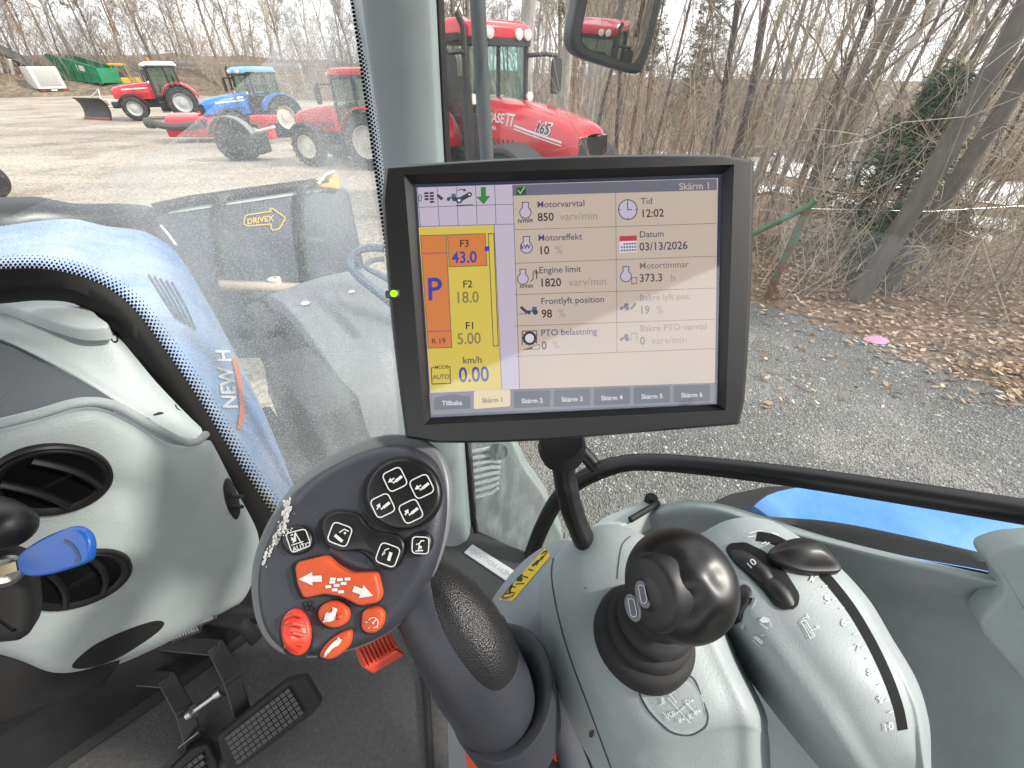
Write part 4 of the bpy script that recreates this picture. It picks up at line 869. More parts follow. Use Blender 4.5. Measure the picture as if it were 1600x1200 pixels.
# vents
def vent(px, py, R_, sl_angle, dx=0, dy=0):
    c = sfD.at(px, py, .001); n = vn; x, y = crt - n * crt.dot(n), None; x = x.normalized(); y = n.cross(x)
    m = MB(); m.lathe(c, n, [(R_ * 1.06, -.004), (R_ * 1.06, .0015), (R_ * 1.02, .003), (R_ * .97, .0025), (R_ * .95, .0045), (R_ * .90, .004), (R_ * .80, .0008)], 48, xdir=x, sx=.86, cap=False); ring = m.build('air_vent', BLACK, db, ang=35)
    m = MB(); m.lathe(c + n * .0012, n, [(0, .0), (R_ * .93, .0)], 40, xdir=x, sx=.86, cap=False); m.build('throat_shade', mat('vent_shade_black', (.003, .003, .003), .8, spec=.1), ring)  # flat black disc painted for the shade inside the vent cavity
    ca, sa = math.cos(sl_angle), math.sin(sl_angle)
    for o_ in (-.38, .28):
        pts = []
        for k in range(9):
            t = -1 + k / 4; q = math.sqrt(max(0, .6 - o_ * o_)); u = t * q * R_; w2 = o_ * R_ + .14 * R_ * (1 - t * t) * (1 if o_ > 0 else .7)
            pts.append(c + x * (u * ca - w2 * sa) + y * (u * sa + w2 * ca) + n * (.0045 - .0025 * t * t))
        v = MB(); v.tube(pts, .0034, 8, flat=1.6, up=n); v.build('vent_slat', BLACK, ring, ang=50)
    v = MB()
    for o_ in (-.12, .10):
        q = math.sqrt(.6 - o_ * o_) * R_; v.box(c + y * (o_ * R_ * ca) + x * (-o_ * R_ * sa) * -1 * 0 + n * .0018, (.8 * q, .0012, .001), (x, y, n))
    v.build('rear_slat', BLACK, ring)
vent(84, 751, .0445, math.radians(-78)); vent(125, 905, .0475, math.radians(-112))
m = MB(); skin(m, sfD, sm2([(350, 752), (358, 748), (370, 772), (375, 798), (368, 812), (356, 796), (349, 770)], 4), .0006, .0012); m.tube([sfD.at(355, 774, .004), sfD.at(374, 778, .004)], .003, 8); m.tube([sfD.at(356, 790, .004), sfD.at(374, 792, .004)], .003, 8); m.build('side_vent', BLACKM, db)
d = MB(); skin(d, sfD, sm2([(112, 1041), (135, 1016), (165, 998), (205, 981), (240, 970), (256, 972), (250, 984), (222, 1005), (180, 1030), (140, 1043)], 4), .0006, .0012); d.build('lower_vent', BLACKM, db)
# steering column, lock and key
scn = T('steering_column', 'black steering column shroud with the ignition lock at the left edge', 'steering column', P(-20, 1000, .36))
m = MB(); m.tube(catmull([P(-160, 808, .33), P(-40, 808, .33), P(5, 822, .325), P(34, 838, .322)], 5), [.0185] * 11 + [.0175, .0165, .014, .0095, .004], 20); m.build('stalk_shroud', BLACK, scn, ang=60)
m = MB(); cp_ = Pl.three((0, 900, .335), (45, 900, .345), (20, 980, .335)); m.slab([cp_.at(a, b) for a, b in sm2([(-160, 860), (-20, 862), (25, 868), (42, 895), (52, 940), (50, 980), (35, 1000), (0, 1008), (-160, 1015)], 5)], cp_.n, .05, .010, 4); m.build('column_shroud', BLACKM, scn, ang=60)
m = MB(); lc = cp_.at(6, 893, .001); la = (P(40, 880, .325) - P(0, 895, .34)).normalized(); la = (la * .6 + cp_.n * .8).normalized(); m.lathe(lc, la, [(.0, -.01), (.0125, -.01), (.0125, .004), (.0105, .006), (.0092, .004), (.0, .002)], 28); m.build('ignition_lock', STEEL, scn)
ky = T('ignition_key', 'ignition key with a bright blue plastic head in the lock', 'key', P(20, 892, .325))
kp = Pl.three((25, 885, .322), (135, 845, .312), (80, 900, .316))
m = MB(); ko = sm2([(24, 880), (28, 866), (44, 853), (70, 838), (98, 827), (115, 825), (130, 834), (137, 850), (136, 872), (128, 882), (100, 892), (70, 900), (44, 902), (30, 896)], 4)
m.slab([kp.at(a, b) for a, b in ko], kp.n, .007, .0026, 4, both=True); m.build('key_head', KEYBLUE, ky, ang=50)
d = MB(); d.stroke(kp.map(.0003), sm2([(100, 845), (112, 852), (120, 864), (123, 874), (117, 877)], 4, False), 5.5); d.build('head_slot', mat('key_slot', (.03, .06, .14), .5), ky)
m = MB(); m.box(kp.at(12, 889, -.003), (.022, .0075, .0022), ((kp.at(30, 884) - kp.at(2, 893)).normalized(), kp.n.cross((kp.at(30, 884) - kp.at(2, 893)).normalized()), kp.n)); m.build('key_blade', mat('brass', (.50, .40, .24), .35, metal=1.0), ky)
# ------------------------------------------------------------------ pedals
def pedal(name, label, ol, pl_, arm_pts, ar, nx, ny, quad):
    t = T(name, label, 'pedal', pl_.at(*ol[0], -.05), 'pedals')
    m = MB(); m.slab([pl_.at(a, b) for a, b in rnd2(ol, 6)], pl_.n, .014, .003)
    m.build('pedal_pad', RUBBER, t)
    m = MB(); a, b, c, d_ = [V(q) for q in quad]; u = (pl_.at(*b) - pl_.at(*a)).normalized(); w2 = pl_.n.cross(u)
    for i in range(nx):
        for j in range(ny):
            s_, r_ = (i + .5) / nx, (j + .5) / ny; q = a.lerp(b, s_).lerp(d_.lerp(c, s_), r_); m.box(pl_.at(q.x, q.y, .0016), (.0078, .0072, .007), (u, w2, pl_.n))
    m.build('tread_blocks', mat('worn_rubber', (.028, .028, .028), .38, var=.3, vscale=200), t)
    m = MB(); p_ = [P(*q) for q in arm_pts]
    for i in range(len(p_) - 1):
        dd = (p_[i + 1] - p_[i]); zz_ = dd.normalized(); xx = (CAM - p_[i]).normalized(); xx = (xx - zz_ * xx.dot(zz_)).normalized(); m.box((p_[i] + p_[i + 1]) / 2, (.012, ar, dd.length + .012), (xx, zz_.cross(xx), zz_))
    m.build('pedal_arm', mat('painted_black', (.016, .016, .017), .4), t, bev=.002)
    return t
pp = Pl.three((360, 1170, .70), (480, 1080, .70), (345, 1150, .72))
pp = Pl(P(420, 1125, .69), (V((0.25, -.72, .62))))
p1 = pedal('brake_pedal', 'ribbed black brake pedal seen whole, right one of the pair', [(338, 1152), (446, 1066), (478, 1058), (503, 1100), (486, 1118), (376, 1200), (352, 1205)], pp, [(245, 1003, .74), (338, 1012, .735), (362, 1060, .725), (384, 1130, .72)], .026, 13, 6, [(352, 1150), (452, 1072), (476, 1112), (372, 1194)])
pp2 = Pl(P(300, 1195, .69), (V((0.25, -.72, .62))))
p2 = pedal('brake_pedal', 'ribbed black brake pedal cut off by the bottom edge, left one of the pair', [(258, 1210), (300, 1170), (325, 1163), (340, 1195), (330, 1260), (262, 1270)], pp2, [(165, 1055, .75), (262, 1062, .74), (288, 1110, .73), (308, 1180, .72)], .026, 6, 6, [(268, 1212), (318, 1172), (330, 1235), (285, 1260)])
m = MB(); m.tube([P(300, 1113, .722), P(346, 1080, .722)], .0065, 12); m.tube([P(340, 1084, .72), P(349, 1078, .72)], .010, 12); m.tube([P(296, 1116, .72), P(303, 1111, .72)], .010, 12)
tag(m.build('pedal_link', STEEL, None), 'short zinc rod linking the two pedal arms', 'rod')
m = MB(); m.box(P(298, 1152, .715), (.052, .002, .012), ((P(318, 1136, .71) - P(272, 1172, .72)).normalized(), cup, cfw)); tag(m.build('lock_plate', STEEL, None), 'thin bare steel latch plate on the left pedal arm', 'latch')
sp_ = T('return_spring', 'coiled return springs under the dashboard edge beside the pedals', 'spring', P(300, 985, .72))
m = MB()
for (a, b, r_) in (((268, 992, .72), (312, 975, .74), .012), ((310, 970, .73), (335, 960, .74), .008)):
    A1, B1 = P(*a), P(*b); x, y, z = frame(B1 - A1); m.tube([A1.lerp(B1, k / 90) + x * (r_ * math.cos(k * .7)) + y * (r_ * math.sin(k * .7)) for k in range(91)], .0022, 6)
m.build('coil', STEEL, sp_)
m = MB(); m.tube([P(210, 1000, .76), P(330, 960, .78), (P(420, 960, .80))], .016, 10); m.tube([P(330, 965, .77), P(380, 975, .76), P(400, 1000, .77)], .012, 10); m.build('linkage', BLACKM, sp_)
# ------------------------------------------------------------------ ground sheets
def gmat(name, c1, c2, c3, s1, s2, s3, rough=.9, bump=.3, stretch=None, lo=.35, hi=.65):
    m = bpy.data.materials.new(name); m.use_nodes = True; n = m.node_tree.nodes; l = m.node_tree.links; b = n["Principled BSDF"]; b.inputs['Roughness'].default_value = rough; b.inputs['Specular IOR Level'].default_value = .25
    t = n.new("ShaderNodeTexCoord"); src = t.outputs['Object']
    def nz(sc, det=8, st=None):
        s_ = src
        if st:
            q = n.new("ShaderNodeMapping"); q.inputs['Scale'].default_value = st; q.inputs['Rotation'].default_value = (0, 0, .5); l.new(src, q.inputs['Vector']); s_ = q.outputs['Vector']
        a = n.new("ShaderNodeTexNoise"); a.inputs['Scale'].default_value = sc; a.inputs['Detail'].default_value = det; a.inputs['Roughness'].default_value = .7; l.new(s_, a.inputs['Vector']); return a.outputs['Fac']
    def rg_(f, a, b_):
        r = n.new("ShaderNodeMapRange"); r.inputs['From Min'].default_value = a; r.inputs['From Max'].default_value = b_; l.new(f, r.inputs['Value']); return r.outputs['Result']
    def mixc(f, A, B):
        x = n.new("ShaderNodeMix"); x.data_type = 'RGBA'
        for k, v in (('A', A), ('B', B)):
            if isinstance(v, tuple): x.inputs[k].default_value = (*v, 1)
            else: l.new(v, x.inputs[k])
        l.new(f, x.inputs['Factor']); return x.outputs['Result']
    a = mixc(rg_(nz(s1, 8, stretch), lo, hi), c1, c2); fine = nz(s3, 4)
    a = mixc(rg_(nz(s2), .5, .7), a, c3)
    v = n.new("ShaderNodeTexVoronoi"); v.inputs['Scale'].default_value = s3; l.new(src, v.inputs['Vector'])
    mm = n.new("ShaderNodeMix"); mm.data_type = 'RGBA'; mm.blend_type = 'MULTIPLY'; mm.inputs['Factor'].default_value = .75; l.new(a, mm.inputs['A'])
    r = n.new("ShaderNodeValToRGB"); r.color_ramp.elements[0].color = (.55, .55, .55, 1); r.color_ramp.elements[1].color = (1.2, 1.2, 1.2, 1); r.color_ramp.elements[0].position = .2; r.color_ramp.elements[1].position = .8
    sep = n.new("ShaderNodeSeparateColor"); l.new(v.outputs['Color'], sep.inputs[0]); l.new(sep.outputs[0], r.inputs['Fac']); l.new(r.outputs['Color'], mm.inputs['B'])
    l.new(mm.outputs['Result'], b.inputs['Base Color'])
    bn = n.new("ShaderNodeBump"); bn.inputs['Strength'].default_value = bump; bn.inputs['Distance'].default_value = .02; l.new(v.outputs['Distance'], bn.inputs['Height']); l.new(bn.outputs['Normal'], b.inputs['Normal'])
    return m
def sheet(name, pts, z, m, jag=0.0, seed=1):
    random.seed(seed); ol = []
    for i in range(len(pts)):
        a, b = V(pts[i]), V(pts[(i + 1) % len(pts)]); k = max(1, int((b - a).length / .35)) if jag else 1; k = min(k, 60)
        for j in range(k):
            p = a.lerp(b, j / k); ol.append((p.x + (random.gauss(0, jag) if jag else 0), p.y + (random.gauss(0, jag) if jag else 0), z))
    mb = MB(); mb.poly(ol); o = mb.build(name, m, None, smooth=False, local=True); tag(o, kind='structure'); return o
gr_rows = []
for d in [.0, .5, 1, 2, 3, 4, 5, 6, 7, 8, 9, 9.5, 10, 11, 12, 14, 16, 19, 22, 26, 30, 36, 42, 50, 60, 72, 86, 95, 110, 140, 200, 400]:
    gr_rows.append([V((math.sin(a) * d, math.cos(a) * d, hz(math.sin(a) * d, math.cos(a) * d))) for a in [math.radians(-180 + 3 * i) for i in range(120)]])
mb = MB(); mb.grid(gr_rows, cv=True); GM = mb
tag(GM.build('ground', gmat('forest_floor', (.17, .11, .07), (.24, .165, .11), (.12, .10, .06), .6, .25, 14), None, local=True), kind='structure')
def g2(px, py): p = G(px, py); return (p.x, p.y)
yard = [(-120, -60), (2.2, -60), (2.2, 3.0), (1.9, 6.0), (.6, 11), (-3, 15), (-10, 30), (-16, 48), (-40, 62), (-70, 66), (-120, 60)]
sheet('yard', yard, .004, gmat('yard_gravel', (.42, .355, .29), (.285, .245, .20), (.17, .145, .12), .22, .35, 22, stretch=(.35, 1.6, 1), bump=.2, lo=.42, hi=.60), .15)
gp = [g2(*q) for q in ((650, 600), (900, 480), (1185, 475), (1290, 500), (1420, 540), (1620, 640), (1800, 730))] + [(6, -6), (-1.5, -6), (-1.5, 2)]
sheet('gravel_track', gp, .008, gmat('crushed_stone', (.215, .205, .19), (.14, .138, .132), (.29, .27, .24), .5, .7, 75, bump=.9), .10, 3)
def drape(name, top, bot, z, m, n=26):
    a = sm2(top, max(2, n // (len(top) - 1)), False); b = sm2(bot, max(2, n // (len(bot) - 1)), False); mb = MB()
    mb.grid([[GT(p[0] + (q[0] - p[0]) * t, p[1] + (q[1] - p[1]) * t + (R0.uniform(-2.5, 2.5) if t in (0, 1) else 0)) + V((0, 0, z)) for p, q in zip(a, b)] for t in (0, .25, .5, .75, 1)])
    tag(mb.build(name, m, None, local=True), kind='structure')
R0 = random.Random(4)
drape('road', ((1020, 224), (1200, 240), (1400, 262), (1560, 282), (1900, 322)), ((1020, 256), (1200, 272), (1400, 298), (1560, 322), (1900, 372)), .06, gmat('road_surface', (.62, .61, .60), (.70, .69, .68), (.50, .48, .46), .5, .3, 30))
snow = gmat('old_snow', (.70, .71, .73), (.78, .79, .80), (.50, .47, .43), 1.2, .8, 20)
for k, (a, b) in enumerate([(((1160, 290), (1255, 300)), ((1160, 302), (1262, 312))), (((1290, 308), (1400, 322)), ((1300, 318), (1420, 336))), (((1450, 334), (1560, 346), (1640, 360)), ((1470, 352), (1560, 368), (1600, 376))), (((1480, 362), (1550, 376)), ((1470, 370), (1540, 386)))]):
    drape('snow_patch', a, b, .10, snow, 10)
# rising ground behind the yard
mb = MB(); rows = []
for j in range(14):
    r_ = []
    for i in range(60):
        a = math.radians(-82 + i * 2.6); d0 = (78 if a < -.55 else 78 - 22 * min(1, (a + .55) / .5) + 34 * max(0, min(1, (a - .05) / .3))) ; d = d0 + j * 7; h = (5 if a < -.5 else 5 - 3.2 * min(1, (a + .5) / .6)) * (1 - math.exp(-j / 3)) + 1.2 * mnoise.noise(V((i * .4, j * .5, 3)))* min(1, j / 2)
        g_ = hz(math.sin(a) * d, math.cos(a) * d); h += -g_ * .9 * (1 - math.exp(-j / 4)); r_.append(V((math.sin(a) * d, math.cos(a) * d, g_ + max(-.3, h - (.3 if j == 0 else 0)))))
    rows.append(r_)
mb.grid(rows); tag(mb.build('hills', gmat('brush_hill', (.20, .145, .10), (.13, .10, .07), (.27, .21, .15), .12, .1, 3), None, local=True), kind='structure')
# far forest ridge that closes the horizon
# fallen leaves
random.seed(5); mb = MB()
for k in range(9000):
    u = random.random(); 
    if u < .72:
        px, py = random.uniform(1180, 1700), random.uniform(350, 640); e = 470 + max(0, px - 1180) * .37
        if py > e + random.gauss(0, 18): 
            if random.random() < .95: continue
    else: px, py = random.uniform(1180, 1600), random.uniform(330, 470)
    p = G(px, py); s_ = random.uniform(.018, .045); a = random.uniform(0, 6.28); x = V((math.cos(a), math.sin(a), random.uniform(-.4, .4))) * s_; y = V((-math.sin(a), math.cos(a), random.uniform(-.4, .4))) * s_ * .6; c = p + V((0, 0, random.uniform(.015, .045))); mb.cur = random.randrange(4)
    mb.add([c - x, c - y * .9, c + x, c + y], [(0, 1, 2, 3)])
lv = mb.build('leaf_litter', [mat('leaf_brown', (.22, .125, .07), .8), mat('leaf_tan', (.32, .21, .13), .8), mat('leaf_dark', (.13, .075, .045), .8), mat('leaf_pale', (.46, .36, .26), .8)], None, smooth=False, local=True); tag(lv, 'dry brown fallen leaves lying under the trees at right', 'leaves', kind='stuff')
# loose stones on the track
random.seed(6); mb = MB()
for k in range(5000):
    px, py = random.uniform(860, 1600), random.uniform(478, 770)
    if py < 478 + max(0, px - 1190) * .37: continue
    p = G(px, py); s_ = random.uniform(.006, .016) * (1.4 if random.random() < .06 else 1); o_ = [V((random.uniform(.6, 1.2) * s_ * dx, random.uniform(.6, 1.2) * s_ * dy, random.uniform(.4, .9) * s_ * dz)) for dx, dy, dz in ((1, 0, 0), (0, 1, 0), (-1, 0, 0), (0, -1, 0), (0, 0, 1))]
    mb.cur = random.randrange(3); mb.add([p + q + V((0, 0, .010)) for q in o_], [(0, 1, 4), (1, 2, 4), (2, 3, 4), (3, 0, 4)])
tag(mb.build('loose_stones', [mat('stone_a', (.30, .29, .28), .9), mat('stone_b', (.19, .185, .18), .9), mat('stone_c', (.42, .40, .37), .9)], None, smooth=False, local=True), 'loose grey stones on the gravel track', 'stones', kind='stuff')
mb = MB(); rp = G(1368, 533); random.seed(2); n_ = 14
rw = []
for j in range(5):
    rw.append([rp + V((math.cos(a) * r_ * .14 * (1 + .3 * mnoise.noise(V((a, 2, 0)))), math.sin(a) * r_ * .09, .05 * (1 - r_) + .015 + .018 * mnoise.noise(V((3 * math.cos(a), 3 * math.sin(a), r_ * 4))))) for a in [k * 6.283 / 20 for k in range(20)] for r_ in [(5 - j) / 5]])
mb.grid(rw, cv=True); mb.poly(rw[-1]); tag(mb.build('pink_rag', mat('pink_cloth', (.62, .27, .40), .9)), 'crumpled pink rag lying on the leaves at the track edge', 'rag')
# ------------------------------------------------------------------ tractors
TYRE = mat('tyre_rubber', (.030, .029, .028), .85, bump=('n', 25, .4, .01), var=.3, vscale=6, dirt_sheen=((.16, .14, .12), 5, .55, .75))
DARKM = mat('chassis_dark', (.022, .022, .023), .6, var=.3, vscale=5)
CGLASS = glass('cab_glass', (.62, .78, .74), .10)
LENS = mat('lamp_lens', (.75, .74, .68), .15)
def wheel(root, x, y, R_, w_, side, rimc, lugs=20):
    c = V((x, y, R_)); ax_ = V((0, side, 0)); m = MB(); h = w_ / 2
    m.lathe(c, ax_, [(R_ * .56, -h * .8), (R_ * .62, -h), (R_ * .86, -h), (R_ * .945, -h * .8), (R_ * .955, 0), (R_ * .945, h * .8), (R_ * .86, h), (R_ * .62, h), (R_ * .56, h * .8)], 36, cap=False)
    for k in range(lugs):
        for sgn in (-1, 1):
            a = 2 * math.pi * (k + (.5 if sgn > 0 else 0)) / lugs; t0 = V((math.cos(a), 0, math.sin(a))); a2 = a + .30; t1 = V((math.cos(a2), 0, math.sin(a2))); p0 = c + t0 * R_ * .955 + V((0, sgn * h * .02, 0)); p1 = c + t1 * R_ * .93 + V((0, sgn * h * .98, 0)); d_ = (p1 - p0); m.box((p0 + p1) / 2, (d_.length, w_ * .09, R_ * .085), (d_.normalized(), t0.cross(d_.normalized()), t0))
    w0 = m.build('wheel', TYRE, root, ang=40); m = MB()
    m.lathe(c, ax_, [(R_ * .57, h * .78), (R_ * .60, h * .86), (R_ * .55, h * .84), (R_ * .50, h * .35), (R_ * .44, h * .25), (R_ * .30, h * .40), (R_ * .22, h * .42), (R_ * .20, h * .60), (R_ * .12, h * .64), (.0, h * .64)], 32, cap=False)
    m.lathe(c, ax_, [(R_ * .57, -h * .78), (R_ * .50, -h * .35), (.0, -h * .3)], 24, cap=False)
    for k in range(8): a = k * math.pi / 4; m.lathe(c + V((math.cos(a) * R_ * .26, 0, math.sin(a) * R_ * .26)), ax_, [(R_ * .03, h * .4), (R_ * .03, h * .5), (0, h * .5)], 6)
    m.build('rim', rimc, w0, ang=40)
def arcsheet(root, name, M_, x, z, R_, y0, y1, a0, a1, th=.03, n=14):
    m = MB(); rw = []
    for k in range(n + 1):
        a = math.radians(a0 + (a1 - a0) * k / n); o = V((math.cos(a), 0, math.sin(a)))
        rw.append([V((x, y0, z)) + o * (R_ - .05), V((x, y0, z)) + o * R_, V((x, y0 + (y1 - y0) * .15, z)) + o * (R_ + .03), V((x, y1 - (y1 - y0) * .15, z)) + o * (R_ + .03), V((x, y1, z)) + o * R_, V((x, y1, z)) + o * (R_ - .05)])
    m.grid(rw); m.build(name, M_, root, ang=50, sol=th)
def tractor(name, label, body, roof, rim, group=None, stripe=None, beacon=False, nose=DARKM, case=False):
    t = T(name, label, 'tractor', (0, 0, 0), group)
    xr, xf, Rr, Rf = -1.25, 1.45, .92, .68
    for sd in (1, -1):
        wheel(t, xr, sd * .98, Rr, .58, sd, rim); wheel(t, xf, sd * .92, Rf, .46, sd, rim)
        arcsheet(t, 'rear_fender', body, xr, Rr, Rr + .14, sd * .62, sd * 1.22, 20, 165)
        arcsheet(t, 'front_fender', DARKM, xf, Rf, Rf + .09, sd * .70, sd * 1.14, 25, 165)
    m = MB(); m.box((-.1, 0, .95), (3.6, .55, .55), bev=.05); m.box((1.45, 0, .72), (.3, 1.5, .22), bev=.04); m.box((-1.25, 0, .95), (.5, 1.5, .4), bev=.05); m.box((-.35, .68, .75), (.85, .42, .6), bev=.08); m.box((-.35, -.68, .75), (.85, .42, .6), bev=.08)
    for k in range(3): m.box((-.15, .90, .42 + k * .25), (.45, .14, .03)); m.box((-.15, -.90, .42 + k * .25), (.45, .14, .03))
    m.box((2.35, 0, .85), (.5, .6, .35), bev=.05); m.box((-2.1, 0, .8), (.5, .7, .15), bev=.03); m.tube([(-1.9, .35, .7), (-2.6, .4, .55)], .05, 8); m.tube([(-1.9, -.35, .7), (-2.6, -.4, .55)], .05, 8)
    m.build('chassis', DARKM, t, ang=40)
    # hood
    m = MB(); rows = []
    for (x, zt, zb, w_) in ((-.02, 2.02, 1.15, .46), (.6, 1.99, 1.15, .47), (1.3, 1.92, 1.16, .45), (1.9, 1.82, 1.18, .41), (2.18, 1.74, 1.20, .37), (2.30, 1.62, 1.22, .34)):
        rows.append([V((x, y * w_, z)) for y, z in ((1, zb), (1.02, zb + .35 * (zt - zb)), (.98, zb + .72 * (zt - zb)), (.84, zt - .06), (.45, zt), (0, zt + .015), (-.45, zt), (-.84, zt - .06), (-.98, zb + .72 * (zt - zb)), (-1.02, zb + .35 * (zt - zb)), (-1, zb))])
    m.loft(rows, 3, 2); hood = m.build('hood', body, t, ang=40)
    sfc = BVHTree.FromPolygons(m.v, m.f)
    m = MB(); m.loft([[V((2.29 + .05 * q, y * .35 * k, 1.24 + (1.60 - 1.24) * (j / 4))) for y in (-1, -.5, 0, .5, 1) for k, q in ((1 - .05 * (j > 3), 1 - abs(y)),)] for j in range(5)], 2, 2); m.box((2.2, 0, 1.3), (.2, .66, .24)); m.build('grille', nose, t, ang=40)
    for sd in (1, -1):
        m = MB(); m.slab([(2.335 - .06 * abs(a), sd * (.22 + a * .09), 1.56 + b * .05) for a, b in ((-1, -1), (1, -.8), (1, 1), (-1, 1))], (1, sd * .1, .1), .03, .004); m.build('headlight', LENS, t)
        m = MB(); mp = lambda u, v, sd=sd: V((u, sd * .475, v))
        for k in range(5): m.box((.5 + k * .12, sd * .474, 1.36), (.05, .012, .22), (V((.94, 0, .34)), V((0, 1, 0)), V((-.34, 0, .94))))
        m.build('side_vent', DARKM, t)
    def side(u, v, sd, h=.006):
        loc, nn, i_, ds = sfc.ray_cast(V((u, sd * 3, v)), V((0, -sd, 0)))
        return (loc + V((0, sd * h, 0))) if loc else V((u, sd * .47, v))
    if stripe:
        for sd in (1, -1):
            m = MB()
            if case:
                for zo, wd in ((1.70, .028), (1.655, .016)):
                    n_ = 12; m.add([side(.98 + k * .085, zo - .02 - k * .013 + e, sd) for k in range(n_ + 1) for e in (-wd / 2, wd / 2)], [(2 * k, 2 * k + 1, 2 * k + 3, 2 * k + 2) for k in range(n_)])
            else:
                n_ = 10; m.add([side(.35 + k * .14, 1.74 - k * .008 + e, sd) for k in range(n_ + 1) for e in (-.035, .035)], [(2 * k, 2 * k + 1, 2 * k + 3, 2 * k + 2) for k in range(n_)])
            m.build('stripe', stripe, t, smooth=False)
        if case:
            m = MB(); mp = lambda u, v: side(-u, v, -1, .008)      # right flank reads towards the nose
            mpr = lambda u, v: side(u, v, -1, .008)
            m.text(mpr, 'CASE', .28, 1.70, .19, 0, .02, mi=0, ydown=False, shear=.15); m.text(mpr, 'I I', .78, 1.67, .19, 0, .03, mi=0, ydown=False, shear=.2)
            m.stroke(mpr, [(.77, 1.83), (.98, 1.82)], .025); m.text(mpr, 'PUMA', .28, 1.58, .10, 0, .006, ydown=False, mi=0)
            m.text(mpr, '165', 1.42, 1.62, .22, -.06, .07, mi=0, ydown=False, shear=.2); mp2 = lambda u, v: side(u, v, -1, .011); m.text(mp2, '165', 1.43, 1.625, .205, -.06, .015, mi=1, ydown=False, shear=.2); m.text(mpr, 'CVX', 1.42, 1.55, .07, -.06, .01, ydown=False, mi=0)
            m.build('lettering', [WHITEP, BLACK], hood, smooth=False)
    # cab
    zc, zr = 1.25, 2.86
    m = MB()
    corners = {'fl': ((.10, .62, zc), (.02, .70, zr)), 'fr': ((.10, -.62, zc), (.02, -.70, zr)), 'rl': ((-1.52, .70, zc + .35), (-1.45, .72, zr)), 'rr': ((-1.52, -.70, zc + .35), (-1.45, -.72, zr)), 'ml': ((-.92, .80, zc), (-.85, .80, zr)), 'mr': ((-.92, -.80, zc), (-.85, -.80, zr))}
    for k, (a, b) in corners.items(): m.tube([a, b], .045, 6)
    m.box((-.7, 0, zr - .03), (1.55, 1.46, .06)); m.box((-.7, 0, zc - .05), (1.65, 1.3, .25), bev=.05); m.box((-1.45, 0, zc + .25), (.15, 1.35, .6), bev=.04); m.box((.06, 0, zc + .35), (.10, 1.0, .72), bev=.04)
    m.tube([(.10, .62, zc), (-.92, .80, zc)], .04, 6); m.tube([(.10, -.62, zc), (-.92, -.80, zc)], .04, 6)
    m.build('cab_frame', DARKM, t, ang=40)
    for (a, b) in (('fl', 'fr'), ('fl', 'ml'), ('fr', 'mr'), ('ml', 'rl'), ('mr', 'rr'), ('rl', 'rr')):
        m = MB(); q = [V(corners[a][0]), V(corners[b][0]), V(corners[b][1]), V(corners[a][1])]; m.poly(q); m.build('window', CGLASS, t, smooth=False)
    m = MB(); m.box((-1.0, 0, 1.65), (.5, .5, .15), bev=.05); m.box((-1.22, 0, 2.0), (.14, .48, .65), bev=.05); m.lathe((-.35, 0, 1.85), (-.5, 0, 1), [(.17, 0), (.19, .015), (.17, .03)], 20, cap=False); m.tube([(-.2, 0, 1.4), (-.35, 0, 1.85)], .04, 8); m.build('seat_and_wheel', DARKM, t)
    ol = []
    for (x, y) in rnd2([(.22, .74), (.22, -.74), (-1.62, -.78), (-1.62, .78)], .25, 5): ol.append(V((x, y, zr + .22 - (.05 if x > 0 else 0))))
    m = MB(); m.slab(ol, (0, 0, 1), .20, .09, 4, dome=.05); rf = m.build('roof', roof, t, ang=50)
    m = MB(); m.slab([p + V((0, 0, -.19)) for p in ol], (0, 0, 1), .10, .0); m.build('roof_band', DARKM, t, ang=50)
    for (x, y) in ((.26, .52), (.26, .32), (.26, -.32), (.26, -.52), (-1.66, .5), (-1.66, -.5)):
        m = MB(); s_ = 1 if x > 0 else -1; m.lathe((x - .05 * s_, y, zr + .03), (s_, 0, -.1), [(.05, -.02), (.075, 0), (.078, .05), (.07, .055), (0, .06)], 16); m.build('work_light', LENS, t)
    if beacon:
        m = MB(); m.lathe((-.3, .5, zr + .24), (0, 0, 1), [(.09, 0), (.09, .05), (.075, .16), (0, .18)], 16); m.build('beacon', mat('beacon_orange', (.75, .16, .02), .25), t)
    m = MB(); m.tube([(.18, -.80, 1.1), (.18, -.80, 2.2)], .085, 12); m.tube([(.18, -.80, 2.2), (.18, -.80, 2.95), (.10, -.84, 3.1)], .05, 10); m.build('exhaust', DARKM, t)
    for sd in (1, -1):
        m = MB(); m.tube([(.08, sd * .70, 2.62), (.28, sd * .95, 2.64), (.30, sd * 1.22, 2.62)], .035, 8); m.slab([(.28, sd * (1.20 + a * .12), 2.32 + b * .27) for a, b in rnd2([(-1, -1), (1, -1), (1, 1), (-1, 1)], .5, 4)], (-1, 0, 0), .07, .015); m.build('mirror', DARKM, t, ang=40)
        m = MB(); m.lathe((.16, sd * .66, 2.02), (1, 0, 0), [(.05, -.03), (.075, 0), (.075, .04), (0, .045)], 14); m.build('side_light', LENS, t)
    return t
def by_wheels(t, fpx, rpx, side, sc=1.0, far=True, wb=2.70, half=.92):
    f = G(*fpx); f.z = 0; b = G(*rpx); b.z = 0; b.normalize(); L = wb * sc
    bb = f.dot(b); disc = bb * bb - (f.length_squared - L * L)
    if disc < 0: tt = bb
    else: tt = bb + math.sqrt(disc) * (1 if far else -1)
    r_ = b * tt; d_ = (f - r_).normalized(); lat = V((-d_.y, d_.x, 0)) * side
    c = f - d_ * (1.45 * sc) - lat * (half * sc)
    t.location = c; t.rotation_euler = (0, 0, math.atan2(d_.y, d_.x)); t.scale = (sc,) * 3; return t
RED1 = mat('tractor_red', (.52, .012, .022), .25, coat=.4, var=.06, vscale=2)
